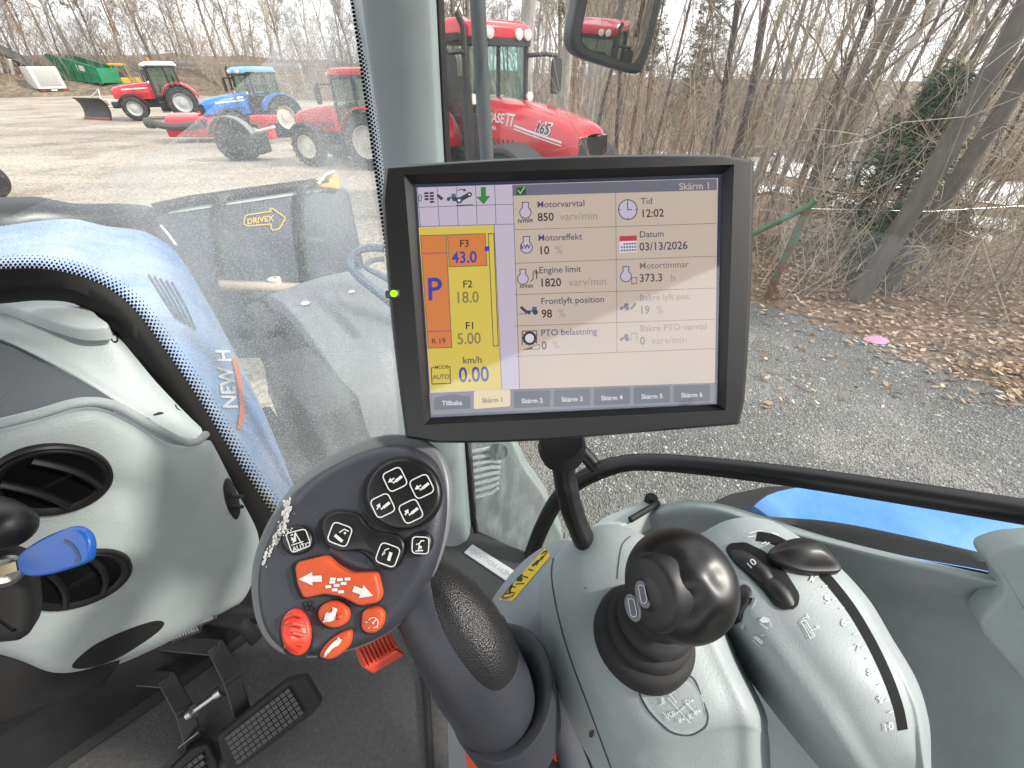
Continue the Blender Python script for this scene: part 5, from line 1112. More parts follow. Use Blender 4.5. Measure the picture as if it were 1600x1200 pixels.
RED2 = mat('tractor_bright_red', (.55, .014, .025), .22, coat=.5, var=.05, vscale=2)
BLUE = mat('tractor_blue', (.018, .16, .52), .30, coat=.3, var=.08, vscale=2)
WROOF = mat('cab_white', (.62, .63, .62), .4); RIMW = mat('rim_cream', (.55, .52, .46), .5, var=.1, vscale=5); RIMG_ = mat('rim_silver', (.42, .42, .42), .4, metal=.3)
trA = tractor('parked_tractor', 'red tractor with white cab roof and orange beacon, snow plough on its front, far left', RED1, WROOF, RIMG_, 'tractors parked around the yard', stripe=WHITEP, beacon=True)
by_wheels(trA, (220, 189), (311, 176), 1, .92, True)
trB = tractor('parked_tractor', 'blue tractor with pale blue cab roof parked between two red ones, behind the dusty glass', BLUE, mat('roof_pale_blue', (.20, .42, .72), .4), RIMW, 'tractors parked around the yard', stripe=WHITEP)
by_wheels(trB, (375, 222), (450, 206), 1, .82, True)
trC = tractor('parked_tractor', 'red tractor with large cream rims parked just left of the cab pillar', RED1, RED1, RIMW, 'tractors parked around the yard')
by_wheels(trC, (492, 259), (590, 285), 1, .80, False)
trD = tractor('parked_tractor', 'near bright red tractor with 165 on its hood, in front of the trees', RED2, RED2, RIMG_, 'tractors parked around the yard', stripe=WHITEP, case=True)
dn = V((math.sin(.02), math.cos(.02), 0)); hp_ = V((-.28, 9.0, 0)); hn_ = V((1.35, 7.2, 0)); dd = (hn_ - hp_).normalized(); trD.location = hp_; trD.rotation_euler = (0, 0, math.atan2(dd.y, dd.x))
# snow plough in front of the far red tractor
sp0 = T('snow_plough', 'black snow plough blade with a worn orange cutting edge on the far red tractor', 'plough', G(158, 186))
m = MB(); c0 = G(150, 188); c1 = G(180, 186); ax0 = (c1 - c0).normalized(); nn = V((ax0.y, -ax0.x, 0)) * (1 if True else 1)
if nn.dot(-c0) < 0: nn = -nn
L0 = 2.4; mid = (G(134, 186) + G(176, 188)) / 2; lat = (G(176, 188) - G(134, 186)).normalized(); bk = V((lat.y, -lat.x, 0)); bk = -bk if bk.dot(mid) < 0 else bk
rw = [[mid + lat * (L0 / 2 * a) + V((0, 0, z)) + bk * b for z, b in ((.02, -.05), (.15, .06), (.45, .16), (.8, .14), (1.05, -.02), (1.12, -.14))] for a in (-1, -.5, 0, .5, 1)]
m.loft(rw, 2, 3); m.build('blade', mat('plough_black', (.03, .028, .027), .5, var=.4, vscale=3), sp0, sol=.05)
m = MB(); m.tube([mid + lat * (-L0 / 2) + V((0, 0, .06)) - bk * .05, mid + lat * (L0 / 2) + V((0, 0, .06)) - bk * .05], .07, 6); m.build('cutting_edge', mat('rust_orange', (.34, .12, .06), .8, var=.3, vscale=4), sp0)
m = MB(); q0 = mid + bk * .3 + V((0, 0, .6)); m.tube([q0, mid + bk * 1.6 + V((0, 0, .8))], .09, 8); m.tube([q0 + lat * .5, mid + bk * 1.6 + lat * .3 + V((0, 0, .7))], .06, 8); m.tube([q0 - lat * .5 + V((0, 0, .4)), q0 + V((0, 0, .9)) + bk * .5, q0 + lat * .6 + V((0, 0, .4))], .04, 8); m.box(q0 + bk * .7 + V((0, 0, .25)), (.6, .8, .3), bev=.04); m.build('mounting_frame', mat('frame_pale', (.45, .42, .36), .6), sp0)
# ------------------------------------------------------------------ things about the yard
def upright(px, py, z): p = G(px, py); return p
# green skip resting tilted on its lorry
def axes_from(a, b):
    u = (b - a); L = u.length; u.normalize(); n = V((u.y, -u.x, 0)); 
    if n.dot(a) > 0: n = -n
    return u, n, L
gs = T('green_skip', 'long green ribbed steel skip standing tilted behind the white box trailer', 'skip', G(140, 148))
GREEN = mat('skip_green', (.012, .20, .085), .5, var=.15, vscale=1, dirt_sheen=((.10, .09, .05), 1.5, .60, .78))
p0 = G(100, 150); p1 = G(192, 152); u, n, L = axes_from(p0, p1); L = 7.6; p0 = G(106, 146.5); W_ = 2.4; U = (u + V((0, 0, -.12))).normalized(); Z = V((0, 0, 1))
o0 = p0 + Z * 1.5
m = MB()
for nb in (0, 1):
    b_ = -n * (W_ * nb); m.add([o0 + b_ + Z * .1, o0 + U * L + b_ + Z * .6, o0 + U * L + b_ + Z * 2.1, o0 + U * .2 + b_ + Z * 2.6, o0 - U * .6 + b_ + Z * 2.3], [(0, 1, 2, 3, 4)])
    for k in range(6): q = o0 + U * (.5 + k * 1.35) + b_; m.box(q + Z * (1.3 + .0 * k) + n * (.05 if nb == 0 else -.05), (.12, .12, 2.1), (U, n, U.cross(n)))
    m.tube([o0 - U * .6 + b_ + Z * 2.35, o0 + U * .2 + b_ + Z * 2.62, o0 + U * L + b_ + Z * 2.12], .09, 6); m.tube([o0 + b_ + Z * .1, o0 + U * L + b_ + Z * .6], .11, 6); m.tube([o0 + b_ + Z * 1.3 + n * .06, o0 + U * L + b_ + Z * 1.35 + n * .06], .06, 6)
m.add([o0 + U * L + Z * .6, o0 + U * L - n * W_ + Z * .6, o0 + U * L - n * W_ + Z * 2.1, o0 + U * L + Z * 2.1, o0 + Z * .1, o0 - n * W_ + Z * .1, o0 - U * .6 - n * W_ + Z * 2.3, o0 - U * .6 + Z * 2.3], [(0, 1, 2, 3), (4, 5, 6, 7), (0, 1, 5, 4)])
m.build('skip_body', GREEN, gs, ang=30)
m = MB(); m.box(o0 + U * 4.9 + n * .03 + Z * 1.75, (1.3, .02, .55), (U, n, U.cross(n) * -1)); m.build('white_label', WHITEP, gs)
m = MB(); m.box(o0 + U * 4.5 - n * 1.2 - Z * .25, (7, 1.2, .35), (U, n, U.cross(n))); m.box(o0 + U * 5 - n * 1.2 - Z * 1.2, (5, 2.0, 1.2), (u, n, Z)); m.build('support_frame', mat('rusty_frame', (.10, .07, .05), .8, var=.3, vscale=2), gs)
# white box trailer seen from behind
bt = T('box_trailer', 'small white box trailer with grey rear door standing before the green skip', 'trailer', G(88, 150))
a, b = G(72, 149), G(108, 151); cc_ = (a + b) / 2; n = V((-cc_.x, -cc_.y, 0)).normalized(); n = (n + V((.25, .1, 0))).normalized(); u = V((-n.y, n.x, 0)); WH = mat('trailer_white', (.66, .64, .60), .5, var=.06, vscale=1)
L = 2.6; c = (a + b) / 2
m = MB(); m.box(c + Z * 1.75 - n * 1.6, (L, 3.2, 2.1), (u, n, Z), bev=.06); m.build('box', WH, bt)
m = MB(); m.box(c + Z * 1.75 + n * .03, (L * .74, .06, 1.55), (u, n, Z), bev=.02); m.build('rear_door', mat('door_grey', (.34, .33, .315), .5), bt)
m = MB(); m.box(c + Z * .55, (L * .98, .3, .25), (u, n, Z), bev=.03); m.box(c + Z * .25, (L * .8, .2, .10), (u, n, Z)); m.box(c + Z * .45 - n * 2, (L * .8, 2.5, .3), (u, n, Z)); m.build('chassis', DARKM, bt)
for s_ in (-1, 1):
    m = MB(); m.box(c + u * (s_ * L * .38) + Z * .56 + n * .16, (.35, .04, .12), (u, n, Z)); m.build('tail_light', mat('tail_red', (.40, .02, .02), .3), bt)
    m = MB(); m.lathe(c + u * (s_ * L * .42) - n * 2 + Z * .36, u, [(.2, -.12), (.36, -.12), (.38, 0), (.36, .12), (.2, .12)], 20); m.build('wheel', TYRE, bt)
m = MB(); m.box(c + Z * .58 + n * .16, (.55, .03, .13), (u, n, Z)); m.build('number_plate', WHITEP, bt)
# low flatbed with raised ramp
fb = T('flatbed_trailer', 'low flatbed trailer with a raised dark loading ramp on pale struts at the left edge', 'trailer', G(30, 152))
a, b = G(-40, 146), G(60, 147); u, n, L = axes_from(a, b); L = 7; b = G(62, 148)
m = MB(); m.box(b - u * 3.5 - n * 1.3 + Z * 1.0, (7, 2.5, .55), (u, n, Z), bev=.04); m.build('bed', mat('bed_tan', (.36, .31, .25), .8, var=.15, vscale=1), fb)
m = MB(); m.box(b - u * 3.5 - n * 1.3 + Z * .55, (6.5, 1.4, .4), (u, n, Z)); 
for k in (1.0, 2.0): m.lathe(b - u * k - n * .4 + Z * .42, n, [(.1, -.1), (.42, -.1), (.42, .1), (.1, .1)], 18)
m.build('running_gear', DARKM, fb)
rp0, rp1 = G(68, 148) + Z * 2.6, G(8, 148) + Z * 5.2; rv = (rp1 - rp0); ru = rv.normalized(); m = MB(); m.box((rp0 + rp1) / 2 - n * 1.2, (rv.length, 2.0, .25), (ru, n, ru.cross(n)), bev=.04); m.build('ramp', mat('ramp_dark', (.05, .05, .05), .7), fb)
m = MB()
for q, t_ in ((.35, 0), (.6, 0)):
    e = rp0.lerp(rp1, q) ; m.tube([e, V((e.x, e.y, 1.2)) - u * 1.2], .16, 8)
m.build('strut', mat('strut_white', (.6, .6, .6), .5), fb)
# cone
cn_ = T('traffic_cone', 'orange traffic cone standing by the flatbed trailer', 'cone', G(49, 148))
m = MB(); c = G(49, 148); m.lathe(c, Z, [(.55, 0), (.55, .06), (.42, .07), (.08, 2.0), (.05, 2.02), (.0, 2.02)], 20); m.build('cone_body', mat('cone_orange', (.75, .14, .04), .6), cn_)
# yellow loader cab behind the far tractor
yl = T('yellow_loader', 'yellow machine cab showing behind the hood of the far red tractor', 'loader', G(206, 148)); c = G(203, 146)
u = V((c.y, -c.x, 0)).normalized(); n = V((-c.x, -c.y, 0)).normalized(); m = MB(); m.box(c + Z * 1.2, (3.6, 2.0, 1.0), (u, n, Z), bev=.1)
for a_ in (-1, 1):
    for b_ in (-1, 1): m.tube([c + u * (.75 * a_) + n * (.7 * b_) + Z * 1.6, c + u * (.7 * a_) + n * (.7 * b_) + Z * 3.0], .07, 6)
m.build('body', mat('loader_yellow', (.62, .34, .02), .5), yl); m = MB(); m.box(c + Z * 3.05, (1.9, 1.7, .25), (u, n, Z), bev=.08); m.build('roof', MATS['loader_yellow'], yl)
m = MB(); m.box(c + Z * 2.3, (1.3, 1.3, 1.2), (u, n, Z)); m.build('window', CGLASS, yl)
for a_ in (-1.1, 1.1):
    m = MB(); m.lathe(c + u * a_ + n * 1.1 + Z * .6, n, [(.1, -.2), (.6, -.2), (.6, .2), (.1, .2)], 20); m.build('wheel', TYRE, yl)
gb_ = T('green_container', 'dark green container behind the yellow machine', 'container', G(215, 146)); c = G(214, 147) * 1.12; m = MB(); c.z = 0; m.box(c + Z * 1.5, (8, 2.4, 2.6), (u, n, Z), bev=.05)
for k in range(11): m.box(c + u * (-3.6 + k * .72) + n * 1.22 + Z * 1.5, (.2, .06, 2.3), (u, n, Z))
m.build('shell', mat('container_green', (.03, .13, .07), .6), gb_)
# red mower deck on the ground
rm = T('red_implement', 'bright red mower deck lying in the yard below the far red tractor', 'implement', G(305, 214)); a, b = G(288, 222), G(345, 222); u = (b - a).normalized(); n = V((u.y, -u.x, 0)); n = n if n.dot(-a) > 0 else -n; c = (a + b) / 2
m = MB(); c = G(316, 220); rw = [[c + u * x + n * y + Z * z for y, z in ((.75, .25), (.72, .75), (.45, .95), (0, 1.02), (-.45, .95), (-.7, .7))] for x in (-.75, -.4, .2, .9, 1.3)]
m.loft(rw, 2, 3); m.box(c + Z * .45, (1.9, 1.2, .5), (u, n, Z), bev=.06); m.box(c + u * .7 + Z * 1.05 + n * .3, (.5, .12, .05), (u, n, Z)); m.build('deck', RED2, rm, ang=40)
m = MB(); m.tube(catmull([c + n * .8 - u * 1.25 + Z * .72, c + n * .85 - u * .7 + Z * .62, c + n * .86 + Z * .6, c + n * .8 + u * .8 + Z * .7], 5), .13, 8); m.lathe(c + n * .8 - u * 1.3 + Z * .72, u, [(.0, -.2), (.18, -.15), (.2, .1), (.0, .15)], 12); m.build('rubber_skirt', mat('skirt_grey', (.10, .095, .09), .8), rm)
rm2 = T('red_implement', 'low red and white drawbar implement between the blue and the cream rimmed red tractor', 'implement', G(425, 222)); c = G(424, 224); m = MB(); m.box(c + Z * .85, (.9, .6, .3), (u, n, Z), bev=.1); m.box(c + Z * .45, (.5, .4, .6), (u, n, Z), bev=.05); m.build('body', RED1, rm2); m = MB(); m.tube([c + u * -.8 + Z * .35 + n * .3, c + u * .5 + Z * .62 + n * .3], .05, 8); m.build('drawbar', WHITEP, rm2)
# dark mower arcs in front of the blue tractor
dm = T('disc_mower', 'dark implement with a curved guard standing in front of the blue tractor', 'implement', G(385, 248)); c = G(382, 250); m = MB(); m.lathe(c + Z * .55, V((-c.x, -c.y, 0)), [(.15, -.2), (.62, -.2), (.66, 0), (.62, .2), (.15, .2)], 28); m.box(c + Z * .5 + u * .3, (1.2, .7, .6), (u, n, Z), bev=.1); m.build('body', DARKM, dm)
m = MB(); rw = [[c + Z * .5 + (u * math.cos(a_) + Z * math.sin(a_)) * .75 + n * y for y in (.05, .35)] for a_ in [.2 + k * .2 for k in range(14)]]; m.grid(rw); m.build('guard', mat('guard_grey', (.20, .20, .20), .6), dm, sol=.03)
# wheel at the left frame edge
tw = T('trailer_wheel', 'black tyred wheel with pale spoked rim cut by the left picture edge', 'wheel', G(-10, 312)); c = G(-6, 312); r_ = .42; n = (V((.55, -.83, 0))).normalized(); m = MB()
m.lathe(c + Z * r_, n, [(r_ * .62, -.12), (r_ * .9, -.13), (r_, -.08), (r_, .08), (r_ * .9, .13), (r_ * .62, .12)], 36, cap=False); m.build('tyre', TYRE, tw); m = MB(); m.lathe(c + Z * r_, n, [(r_ * .64, .10), (r_ * .62, .12), (r_ * .55, .05), (r_ * .2, .06), (.0, .08)], 30, cap=False)
for k in range(7): a_ = k * .8976; x, y, z = frame(n); m.box(c + Z * r_ + n * .07 + (x * math.cos(a_) + y * math.sin(a_)) * r_ * .38, (r_ * .45, .06, .05), ((x * math.cos(a_) + y * math.sin(a_)), n.cross(x * math.cos(a_) + y * math.sin(a_)), n))
m.build('rim', mat('rim_pale', (.5, .48, .45), .4), tw)
# car on the road
car = T('passing_car', 'small silver and black car on the road beyond the trees', 'car', GT(1180, 259)); c = GT(1180, 259) + V((0, 0, .06)); u = V((1, .12, 0)).normalized(); n = V((u.y, -u.x, 0)); m = MB()
rw = [[c + u * x + n * (w_ * y) + Z * z for y, z in ((1, .25), (1.02, .5), (.98, .75), (.9, .82), (-.9, .82), (-.98, .75), (-1.02, .5), (-1, .25))] for x, w_ in ((-2.1, .78), (-1.9, .88), (-1, .9), (1, .9), (1.8, .86), (2.1, .75))]; m.loft(rw, 2, 2); m.build('body', mat('car_silver', (.50, .51, .53), .3, metal=.4), car)
m = MB(); rw = [[c + u * x + n * (w_ * y) + Z * z for y, z in ((1, .8), (.8, zt), (-.8, zt), (-1, .8))] for x, w_, zt in ((-1.9, .85, .82), (-1.3, .85, 1.38), (.2, .85, 1.42), (1.1, .85, .83))]; m.loft(rw, 3, 2); m.build('glasshouse', BLACKG, car)
for a_ in (-1.3, 1.3):
    for b_ in (-1, 1):
        m = MB(); m.lathe(c + u * a_ + n * (.82 * b_) + Z * .31, n, [(.1, -.1), (.31, -.1), (.31, .1), (.1, .1)], 18); m.build('wheel', TYRE, car)
# rusty barrier post
bp_ = T('barrier_post', 'leaning rusty post with flaking green paint at the wood edge', 'post', G(1197, 468)); b0 = G(1197, 470); tdir = P(1272, 312, 5.2); e = (b0 - CAM).length
m = MB(); tp_ = Pl(b0, V((b0.x, b0.y, 0))).at(1262, 326); m.tube([b0.lerp(tp_, k / 10) for k in range(11)], .045, 10); m.build('post', mat('rust_green', (.13, .06, .045), .8, dirt_sheen=((.07, .13, .06), 6, .5, .55)), bp_)
m = MB(); q0 = Pl(b0, V((b0.x, b0.y, 0))).at(1150, 378, .05); m.tube([q0, tp_ + V((0, 0, .02)), Pl(b0, V((b0.x, b0.y, 0))).at(1275, 312)], .035, 10); tag(m.build('barrier_bar', mat('bar_green', (.07, .14, .08), .6, var=.2, vscale=8)), 'green painted pipe barrier leaning across the rusty post', 'barrier')
m = MB(); w0 = tp_; m.tube([w0, w0 + V((1.6, .2, -.08)), w0 + V((3.2, .3, -.02))], .0022, 4); tag(m.build('fence_wire', STEEL), 'thin sagging fence wire running right from the barrier post', 'wire')
# guard rail beyond the yard
gr_ = T('crash_barrier', 'long grey crash barrier along the road behind the far trees', 'guard rail', G(330, 128)); m = MB(); a, b = G(285, 140), G(480, 150); a.z = b.z = 0
m.tube([a + Z * 3.3, b + Z * 2.8], .16, 6, flat=2); m.build('beam', mat('galvanised', (.50, .50, .49), .5, metal=.3), gr_)
for k in range(12): 
    q = a.lerp(b, k / 11); m = MB(); m.tube([q, q + Z * 3], .07, 6); m.build('post', mat('galvanised', (.50, .50, .49)), gr_)
# ------------------------------------------------------------------ own tractor seen through the windscreen
own = T('tractor_hood', 'dusty blue hood of the tractor being driven, reaching ahead below the windscreen', 'hood', TT(1.0, -.3, -1.5))
HB = mat('own_blue', (.022, .17, .52), .32, coat=.25, var=.10, vscale=4, dirt_sheen=((.40, .50, .61), 2.2, .25, .72))
m = MB(); rows = []
for (s_, zc_, zs, r0, r1, zb) in ((.70, -.34, -.48, -.42, .005, -1.04), (.95, -.36, -.50, -.42, .03, -1.02), (1.5, -.43, -.57, -.42, .09, -1.02), (2.2, -.50, -.64, -.42, .14, -1.02), (2.9, -.56, -.69, -.42, .17, -1.02), (3.15, -.60, -.72, -.42, .165, -1.02), (3.24, -.72, -.80, -.42, .14, -1.02)):
    L_ = [(r1 + .02, zb), (r1 + .01, zb + .18), (r1 - .03, zs - .06), (r1 - .09, zs + .005), (r1 - .22, zs + .055), ((r0 + r1) / 2 - .05, zc_ - .01), (r0, zc_)]
    L_ += [(2 * r0 - a, b) for a, b in L_[-2::-1]]; rows.append([TT(s_, a, b) for a, b in L_])
m.loft(rows, 6, 4); sfH = Surf(m); m.build('hood_shell', HB, own, ang=50)
m = MB(); mp = sfH.map(.004)
m.text(mp, 'NEW H', 369, 640, 33, -1.70, .02, sx=.86, shear=.12); m.build('hood_lettering', WHITEP, own, smooth=False)
m = MB(); m.stroke(sfH.map(.004), sm2([(372, 672), (376, 640), (373, 600), (364, 560)], 5, False), 8); m.build('orange_stripe', mat('decal_orange', (.55, .13, .03), .5), own, smooth=False)
m = MB()
for k in range(5):
    m.stroke(sfH.map(.004), sm2([(232 + k * 9, 430 + k * 3), (252 + k * 9, 462 + k * 4), (276 + k * 7, 500 + k * 4)], 4, False), 3)
m.build('hood_louvre', mat('louvre_dark', (.03, .04, .05), .7), own, smooth=False)
m = MB(); m.tube([TT(3.12, .175, -.70), TT(3.05, .185, -.74), TT(2.98, .19, -.78)], .007, 6); m.build('grab_handle', WROOF, own)
# front wheel and fender
fwl = T('front_wheel', 'grey plastic fender over the large front wheel beside the blue hood', 'wheel', TT(2.0, .7, -2.4))
m = MB(); rows = []
for k in range(13):
    a = math.radians(112 - k * 11); o_ = V((0, 0, 0)); rr_ = .75
    s_, z_ = 2.0 - math.cos(a) * rr_, -1.62 + math.sin(a) * rr_
    rows.append([TT(s_ + math.cos(a) * .06, .40, z_ - math.sin(a) * .06), TT(s_, .405, z_), TT(s_ - .006, .45, z_ + .014), TT(s_ - .01, .68, z_ + .03), TT(s_ - .006, .90, z_ + .014), TT(s_, .945, z_), TT(s_ + math.cos(a) * .06, .95, z_ - math.sin(a) * .06)])
m.loft(rows, 2, 3); sfF = Surf(m); m.build('fender', mat('fender_grey', (.15, .16, .17), .5, var=.15, vscale=4, dirt_sheen=((.30, .30, .29), 6, .55, .8)), fwl, ang=60)
m = MB()
for (x, y, r_) in ((478, 475, 7), (550, 457, 5)): m.fill(sfF.map(.006), ell(x, y, r_, r_ * .45, -.15))
m.build('white_cap', WHITEP, fwl)
m = MB(); c = TT(2.0, .68, -1.66); rr_ = .68
m.lathe(c, TR, [(.36, -.2), (.42, -.25), (.58, -.25), (.655, -.2), (.66, 0), (.655, .2), (.58, .25), (.42, .25), (.36, .2)], 40, cap=False)
for k in range(22):
    for sg in (-1, 1):
        a = 2 * math.pi * (k + (.5 if sg > 0 else 0)) / 22; t0 = TF * math.cos(a) + Z * math.sin(a); t1 = TF * math.cos(a + .3) + Z * math.sin(a + .3); q0 = c + t0 * .665 + TR * (.01 * sg); q1 = c + t1 * .645 + TR * (.25 * sg); d_ = q1 - q0; m.box((q0 + q1) / 2, (d_.length, .05, .06), (d_.normalized(), t0.cross(d_.normalized()), t0))
m.build('tyre', TYRE, fwl, ang=40)
# loader mast and hoses between hood and fender
lm = T('loader_mast', 'dark loader bracket and hydraulic pipes between the blue hood and the front fender', 'loader bracket', TT(1.6, .3, -1.6))
m = MB(); m.tube(catmull([P(470, 555, 2.2), P(436, 575, 2.1), P(436, 600, 2.0), P(455, 650, 1.85), P(478, 690, 1.75), P(500, 740, 1.65)], 5), .05, 8); m.box(TT(1.5, .30, -1.12), (.5, .18, .32), (TF, TR, Z), bev=.02); m.box(TT(1.75, .32, -1.35), (.9, .14, .5), (TF, TR, Z), bev=.03); m.build('bracket', DARKM, lm, ang=40)
m = MB(); 
for k in range(4): m.tube(catmull([P(405, 684 + k * 8, 1.72), P(440, 675 + k * 8, 1.74), P(462, 680 + k * 9, 1.72), P(478, 712 + k * 6, 1.66)], 4), .012, 6)
m.build('hydraulic_pipe', RUBBER, lm)
m = MB(); m.box(P(484, 645, 1.85), (.07, .05, .07), (TR, TF, Z), bev=.01); m.box(P(480, 680, 1.75), (.05, .04, .05), (TR, TF, Z), bev=.01); m.build('coupling', mat('coupling_brown', (.22, .13, .10), .7), lm)
random.seed(12)
m = MB()
for (a, b, c_) in (((470, 470, 2.9), (455, 520, 2.6), (440, 545, 2.4)), ((415, 470, 2.9), (470, 500, 2.7), (520, 520, 2.5)), ((400, 500, 2.8), (430, 540, 2.4), (438, 580, 2.1)), ((425, 610, 2.0), (455, 640, 1.9), (500, 700, 1.75)), ((445, 560, 2.2), (490, 600, 2.05), (530, 690, 1.8))): m.tube(catmull([P(*a), P(*b), P(*c_)], 5), .022, 6)
m.build('loader_hose', RUBBER, lm)
m = MB()
for (x, y, d_, sx_, sy_, sz_) in ((420, 520, 2.7, .5, .12, .25), (470, 505, 2.7, .4, .12, .3), (400, 470, 3.0, .35, .12, .2), (455, 610, 2.0, .12, .1, .35), (505, 660, 1.85, .3, .12, .3), (440, 700, 1.75, .5, .1, .12)): m.box(P(x, y, d_), (sx_, sy_, sz_), (TF, TR, Z), bev=.015)
m.build('loader_plate', mat('loader_black', (.020, .022, .025), .55, var=.3, vscale=5), lm, ang=40)
# bucket
bk_ = T('loader_bucket', 'dark blue grey loader bucket with yellow arrow decal held up ahead of the hood', 'bucket', TT(3.95, .5, -1.7))
BP = Pl(TT(3.9, 0, -1.2), (-TF + V((0, 0, .25))))
BK = mat('bucket_blue_grey', (.030, .042, .062), .5, var=.15, vscale=3)
m = MB(); ol = rnd2([(205, 345), (245, 322), (330, 309), (512, 284), (545, 296), (575, 440), (640, 480), (640, 560), (300, 560), (230, 420)], 10); m.slab([BP.at(a, b) for a, b in ol], BP.n, .10, .02, both=True); m.build('back_plate', BK, bk_, ang=40)
m = MB(); m.tube([BP.at(240, 326, .02), BP.at(300, 313, .03), BP.at(400, 299, .03), BP.at(512, 283, .03)], .035, 8); m.build('top_lip', BLACKM, bk_)
m = MB(); m.stroke(BP.map(.012), [(262, 331), (400, 311), (522, 293)], 6); m.build('edge_highlight', mat('highlight_grey', (.40, .42, .43), .5), bk_, smooth=False)  # bright lit line of the bucket edge, painted as a pale stroke
for x in (350, 477):
    m = MB(); m.tube(catmull([BP.at(x + 6, 305 - (x - 350) * .13, .05), BP.at(x - 6, 314 - (x - 350) * .13, .08), BP.at(x - 9, 345, .06), BP.at(x - 3, 400, .05), BP.at(x + 2, 445, .05)], 4), .045, 8, flat=.5); m.build('rib', mat('rib_dark', (.035, .036, .034), .6), bk_)
m = MB(); mp = BP.map(.014); m.stroke(mp, rnd2([(382, 341), (385, 336), (424, 330), (421, 327), (425, 325), (446, 340), (437, 357), (426, 360), (423, 355), (424, 350), (386, 353), (381, 350)], 2), 1.8, True); m.text(mp, 'DRIVEX', 386, 350.5, 12.5, -.14, .02, sx=.98, shear=.12); m.build('arrow_decal', mat('decal_yellow', (.60, .36, .03), .5), bk_, smooth=False)
m = MB(); m.slab([BP.at(a, b, .06) for a, b in rnd2([(486, 284), (500, 277), (514, 272), (529, 270), (532, 296), (510, 293), (492, 291)], 3)], BP.n, .12, .01); m.build('yellow_corner', mat('corner_yellow', (.65, .36, .04), .5), bk_); m = MB(); m.tube([BP.at(497, 288, .10), BP.at(508, 274, .10), BP.at(522, 268, .10)], .018, 8); m.build('pivot', STEEL, bk_)
m = MB(); bar = Pl(TT(3.3, 0, -1.2), -TF); m.grid([[bar.at(a, b) for a, b in ((340, 437), (430, 440), (520, 445), (600, 449))], [bar.at(a, b) for a, b in ((340, 450), (430, 453), (520, 459), (600, 463))]]); cbm = m.build('cross_bar', mat('bar_brown', (.34, .27, .22), .7, var=.15, vscale=6), bk_, sol=.08)
for x in (429, 521):
    m = MB(); m.lathe(bar.at(x, 439 + (x - 429) * .05, .02), Z, [(0, -.02), (.045, -.02), (.045, .02), (.025, .025), (.025, .01), (0, .01)], 16); m.build('bolt', mat('bolt_pale', (.5, .47, .43), .5), bk_)
m = MB(); m.loft([[BP.at(a, b, h) for a, b, h in r_] for r_ in ([(-160, 300, .5), (0, 308, .45), (60, 308, .42), (120, 318, .38), (190, 318, .3), (232, 322, .2), (246, 330, .1)], [(-160, 330, .62), (0, 335, .58), (60, 333, .55), (120, 338, .5), (190, 340, .4), (232, 340, .3), (246, 345, .15)], [(-160, 400, .6), (0, 400, .6), (60, 400, .55), (120, 400, .5), (190, 400, .4), (232, 400, .3), (246, 400, .15)])], 4, 4); m.build('bucket_cover', mat('cover_black', (.020, .021, .023), .35, var=.2, vscale=4), bk_, ang=60)
ho = MB(); ho.tube(catmull([P(600, 388, 1.9), P(572, 388, 1.88), P(552, 398, 1.85), P(548, 415, 1.82), P(560, 432, 1.78), P(585, 452, 1.74), P(620, 480, 1.7)], 5), .018, 8); ho.tube(catmull([P(600, 404, 1.9), P(580, 408, 1.88), P(573, 418, 1.85), P(590, 428, 1.8), P(620, 445, 1.76)], 5), .012, 8); tag(ho.build('hydraulic_hose', mat('hose_blue_grey', (.10, .13, .17), .5)), 'looped blue grey hose behind the left edge of the monitor', 'hose')
# ribbed cover, blue rear fender, pipe and mirror outside the side window
cv = T('ribbed_cover', 'grey green plastic cover with moulded ribs just outside the lower window corner', 'cover', P(780, 860, 1.3)); cvp = Pl.three((735, 690, 1.22), (740, 840, 1.30), (850, 800, 1.26))
m = MB(); m.slab([cvp.at(a, b) for a, b in rnd2([(700, 600), (802, 690), (818, 728), (850, 772), (880, 840), (870, 930), (720, 900)], 8)], cvp.n, .06, .01, 3); m.build('cover_shell', mat('cover_green_grey', (.20, .235, .225), .55, var=.06, vscale=6), cv)
m = MB()
for k in range(8): m.tube([cvp.at(730, 707 + k * 10.5, .002), cvp.at(768, 700 + k * 10, .003), cvp.at(785 - k * 1.0, 706 + k * 8, .001)], .006, 6)
m.build('rib', mat('rib_pale', (.40, .44, .43), .5), cv); m = MB(); m.lathe(cvp.at(779, 704), cvp.n, [(.0, -.01), (.022, -.01), (.024, .012), (.012, .016), (.01, .01), (0, .01)], 18, sx=1.2); m.build('cap', BLACK, cv)
rf_ = T('rear_fender', 'bright blue rear fender beyond the side window and below the black rail', 'fender', G(1400, 820, 1.4))
m = MB(); H_ = 1.72
m.loft([[G(*p, H_ - dz) for p, dz in zip(r_, (.25, .03, 0, -.01, -.02, 0, .03))] for r_ in ([(1140, 812), (1168, 798), (1215, 768), (1320, 758), (1500, 778), (1700, 806), (1900, 830)], [(1150, 825), (1185, 810), (1240, 790), (1340, 785), (1500, 805), (1700, 838), (1900, 860)], [(1170, 840), (1210, 830), (1260, 820), (1345, 822), (1480, 842), (1680, 880), (1900, 910)], [(1200, 900), (1230, 890), (1280, 880), (1360, 890), (1480, 910), (1680, 950), (1900, 990)])], 4, 4); m.build('fender_shell', mat('fender_blue', (.018, .19, .60), .30, coat=.3, var=.12, vscale=6, dirt_sheen=((.16, .34, .60), 3, .35, .80)), rf_, ang=60)  # paler patches painted into the blue for dirt and cloudy reflection
m = MB(); c = G(1420, 880, .95); m.lathe(TT(-.55, .95, -1.60), TR, [(.4, -.25), (.80, -.25), (.84, 0), (.80, .25), (.4, .25)], 36); m.build('tyre', TYRE, rf_)
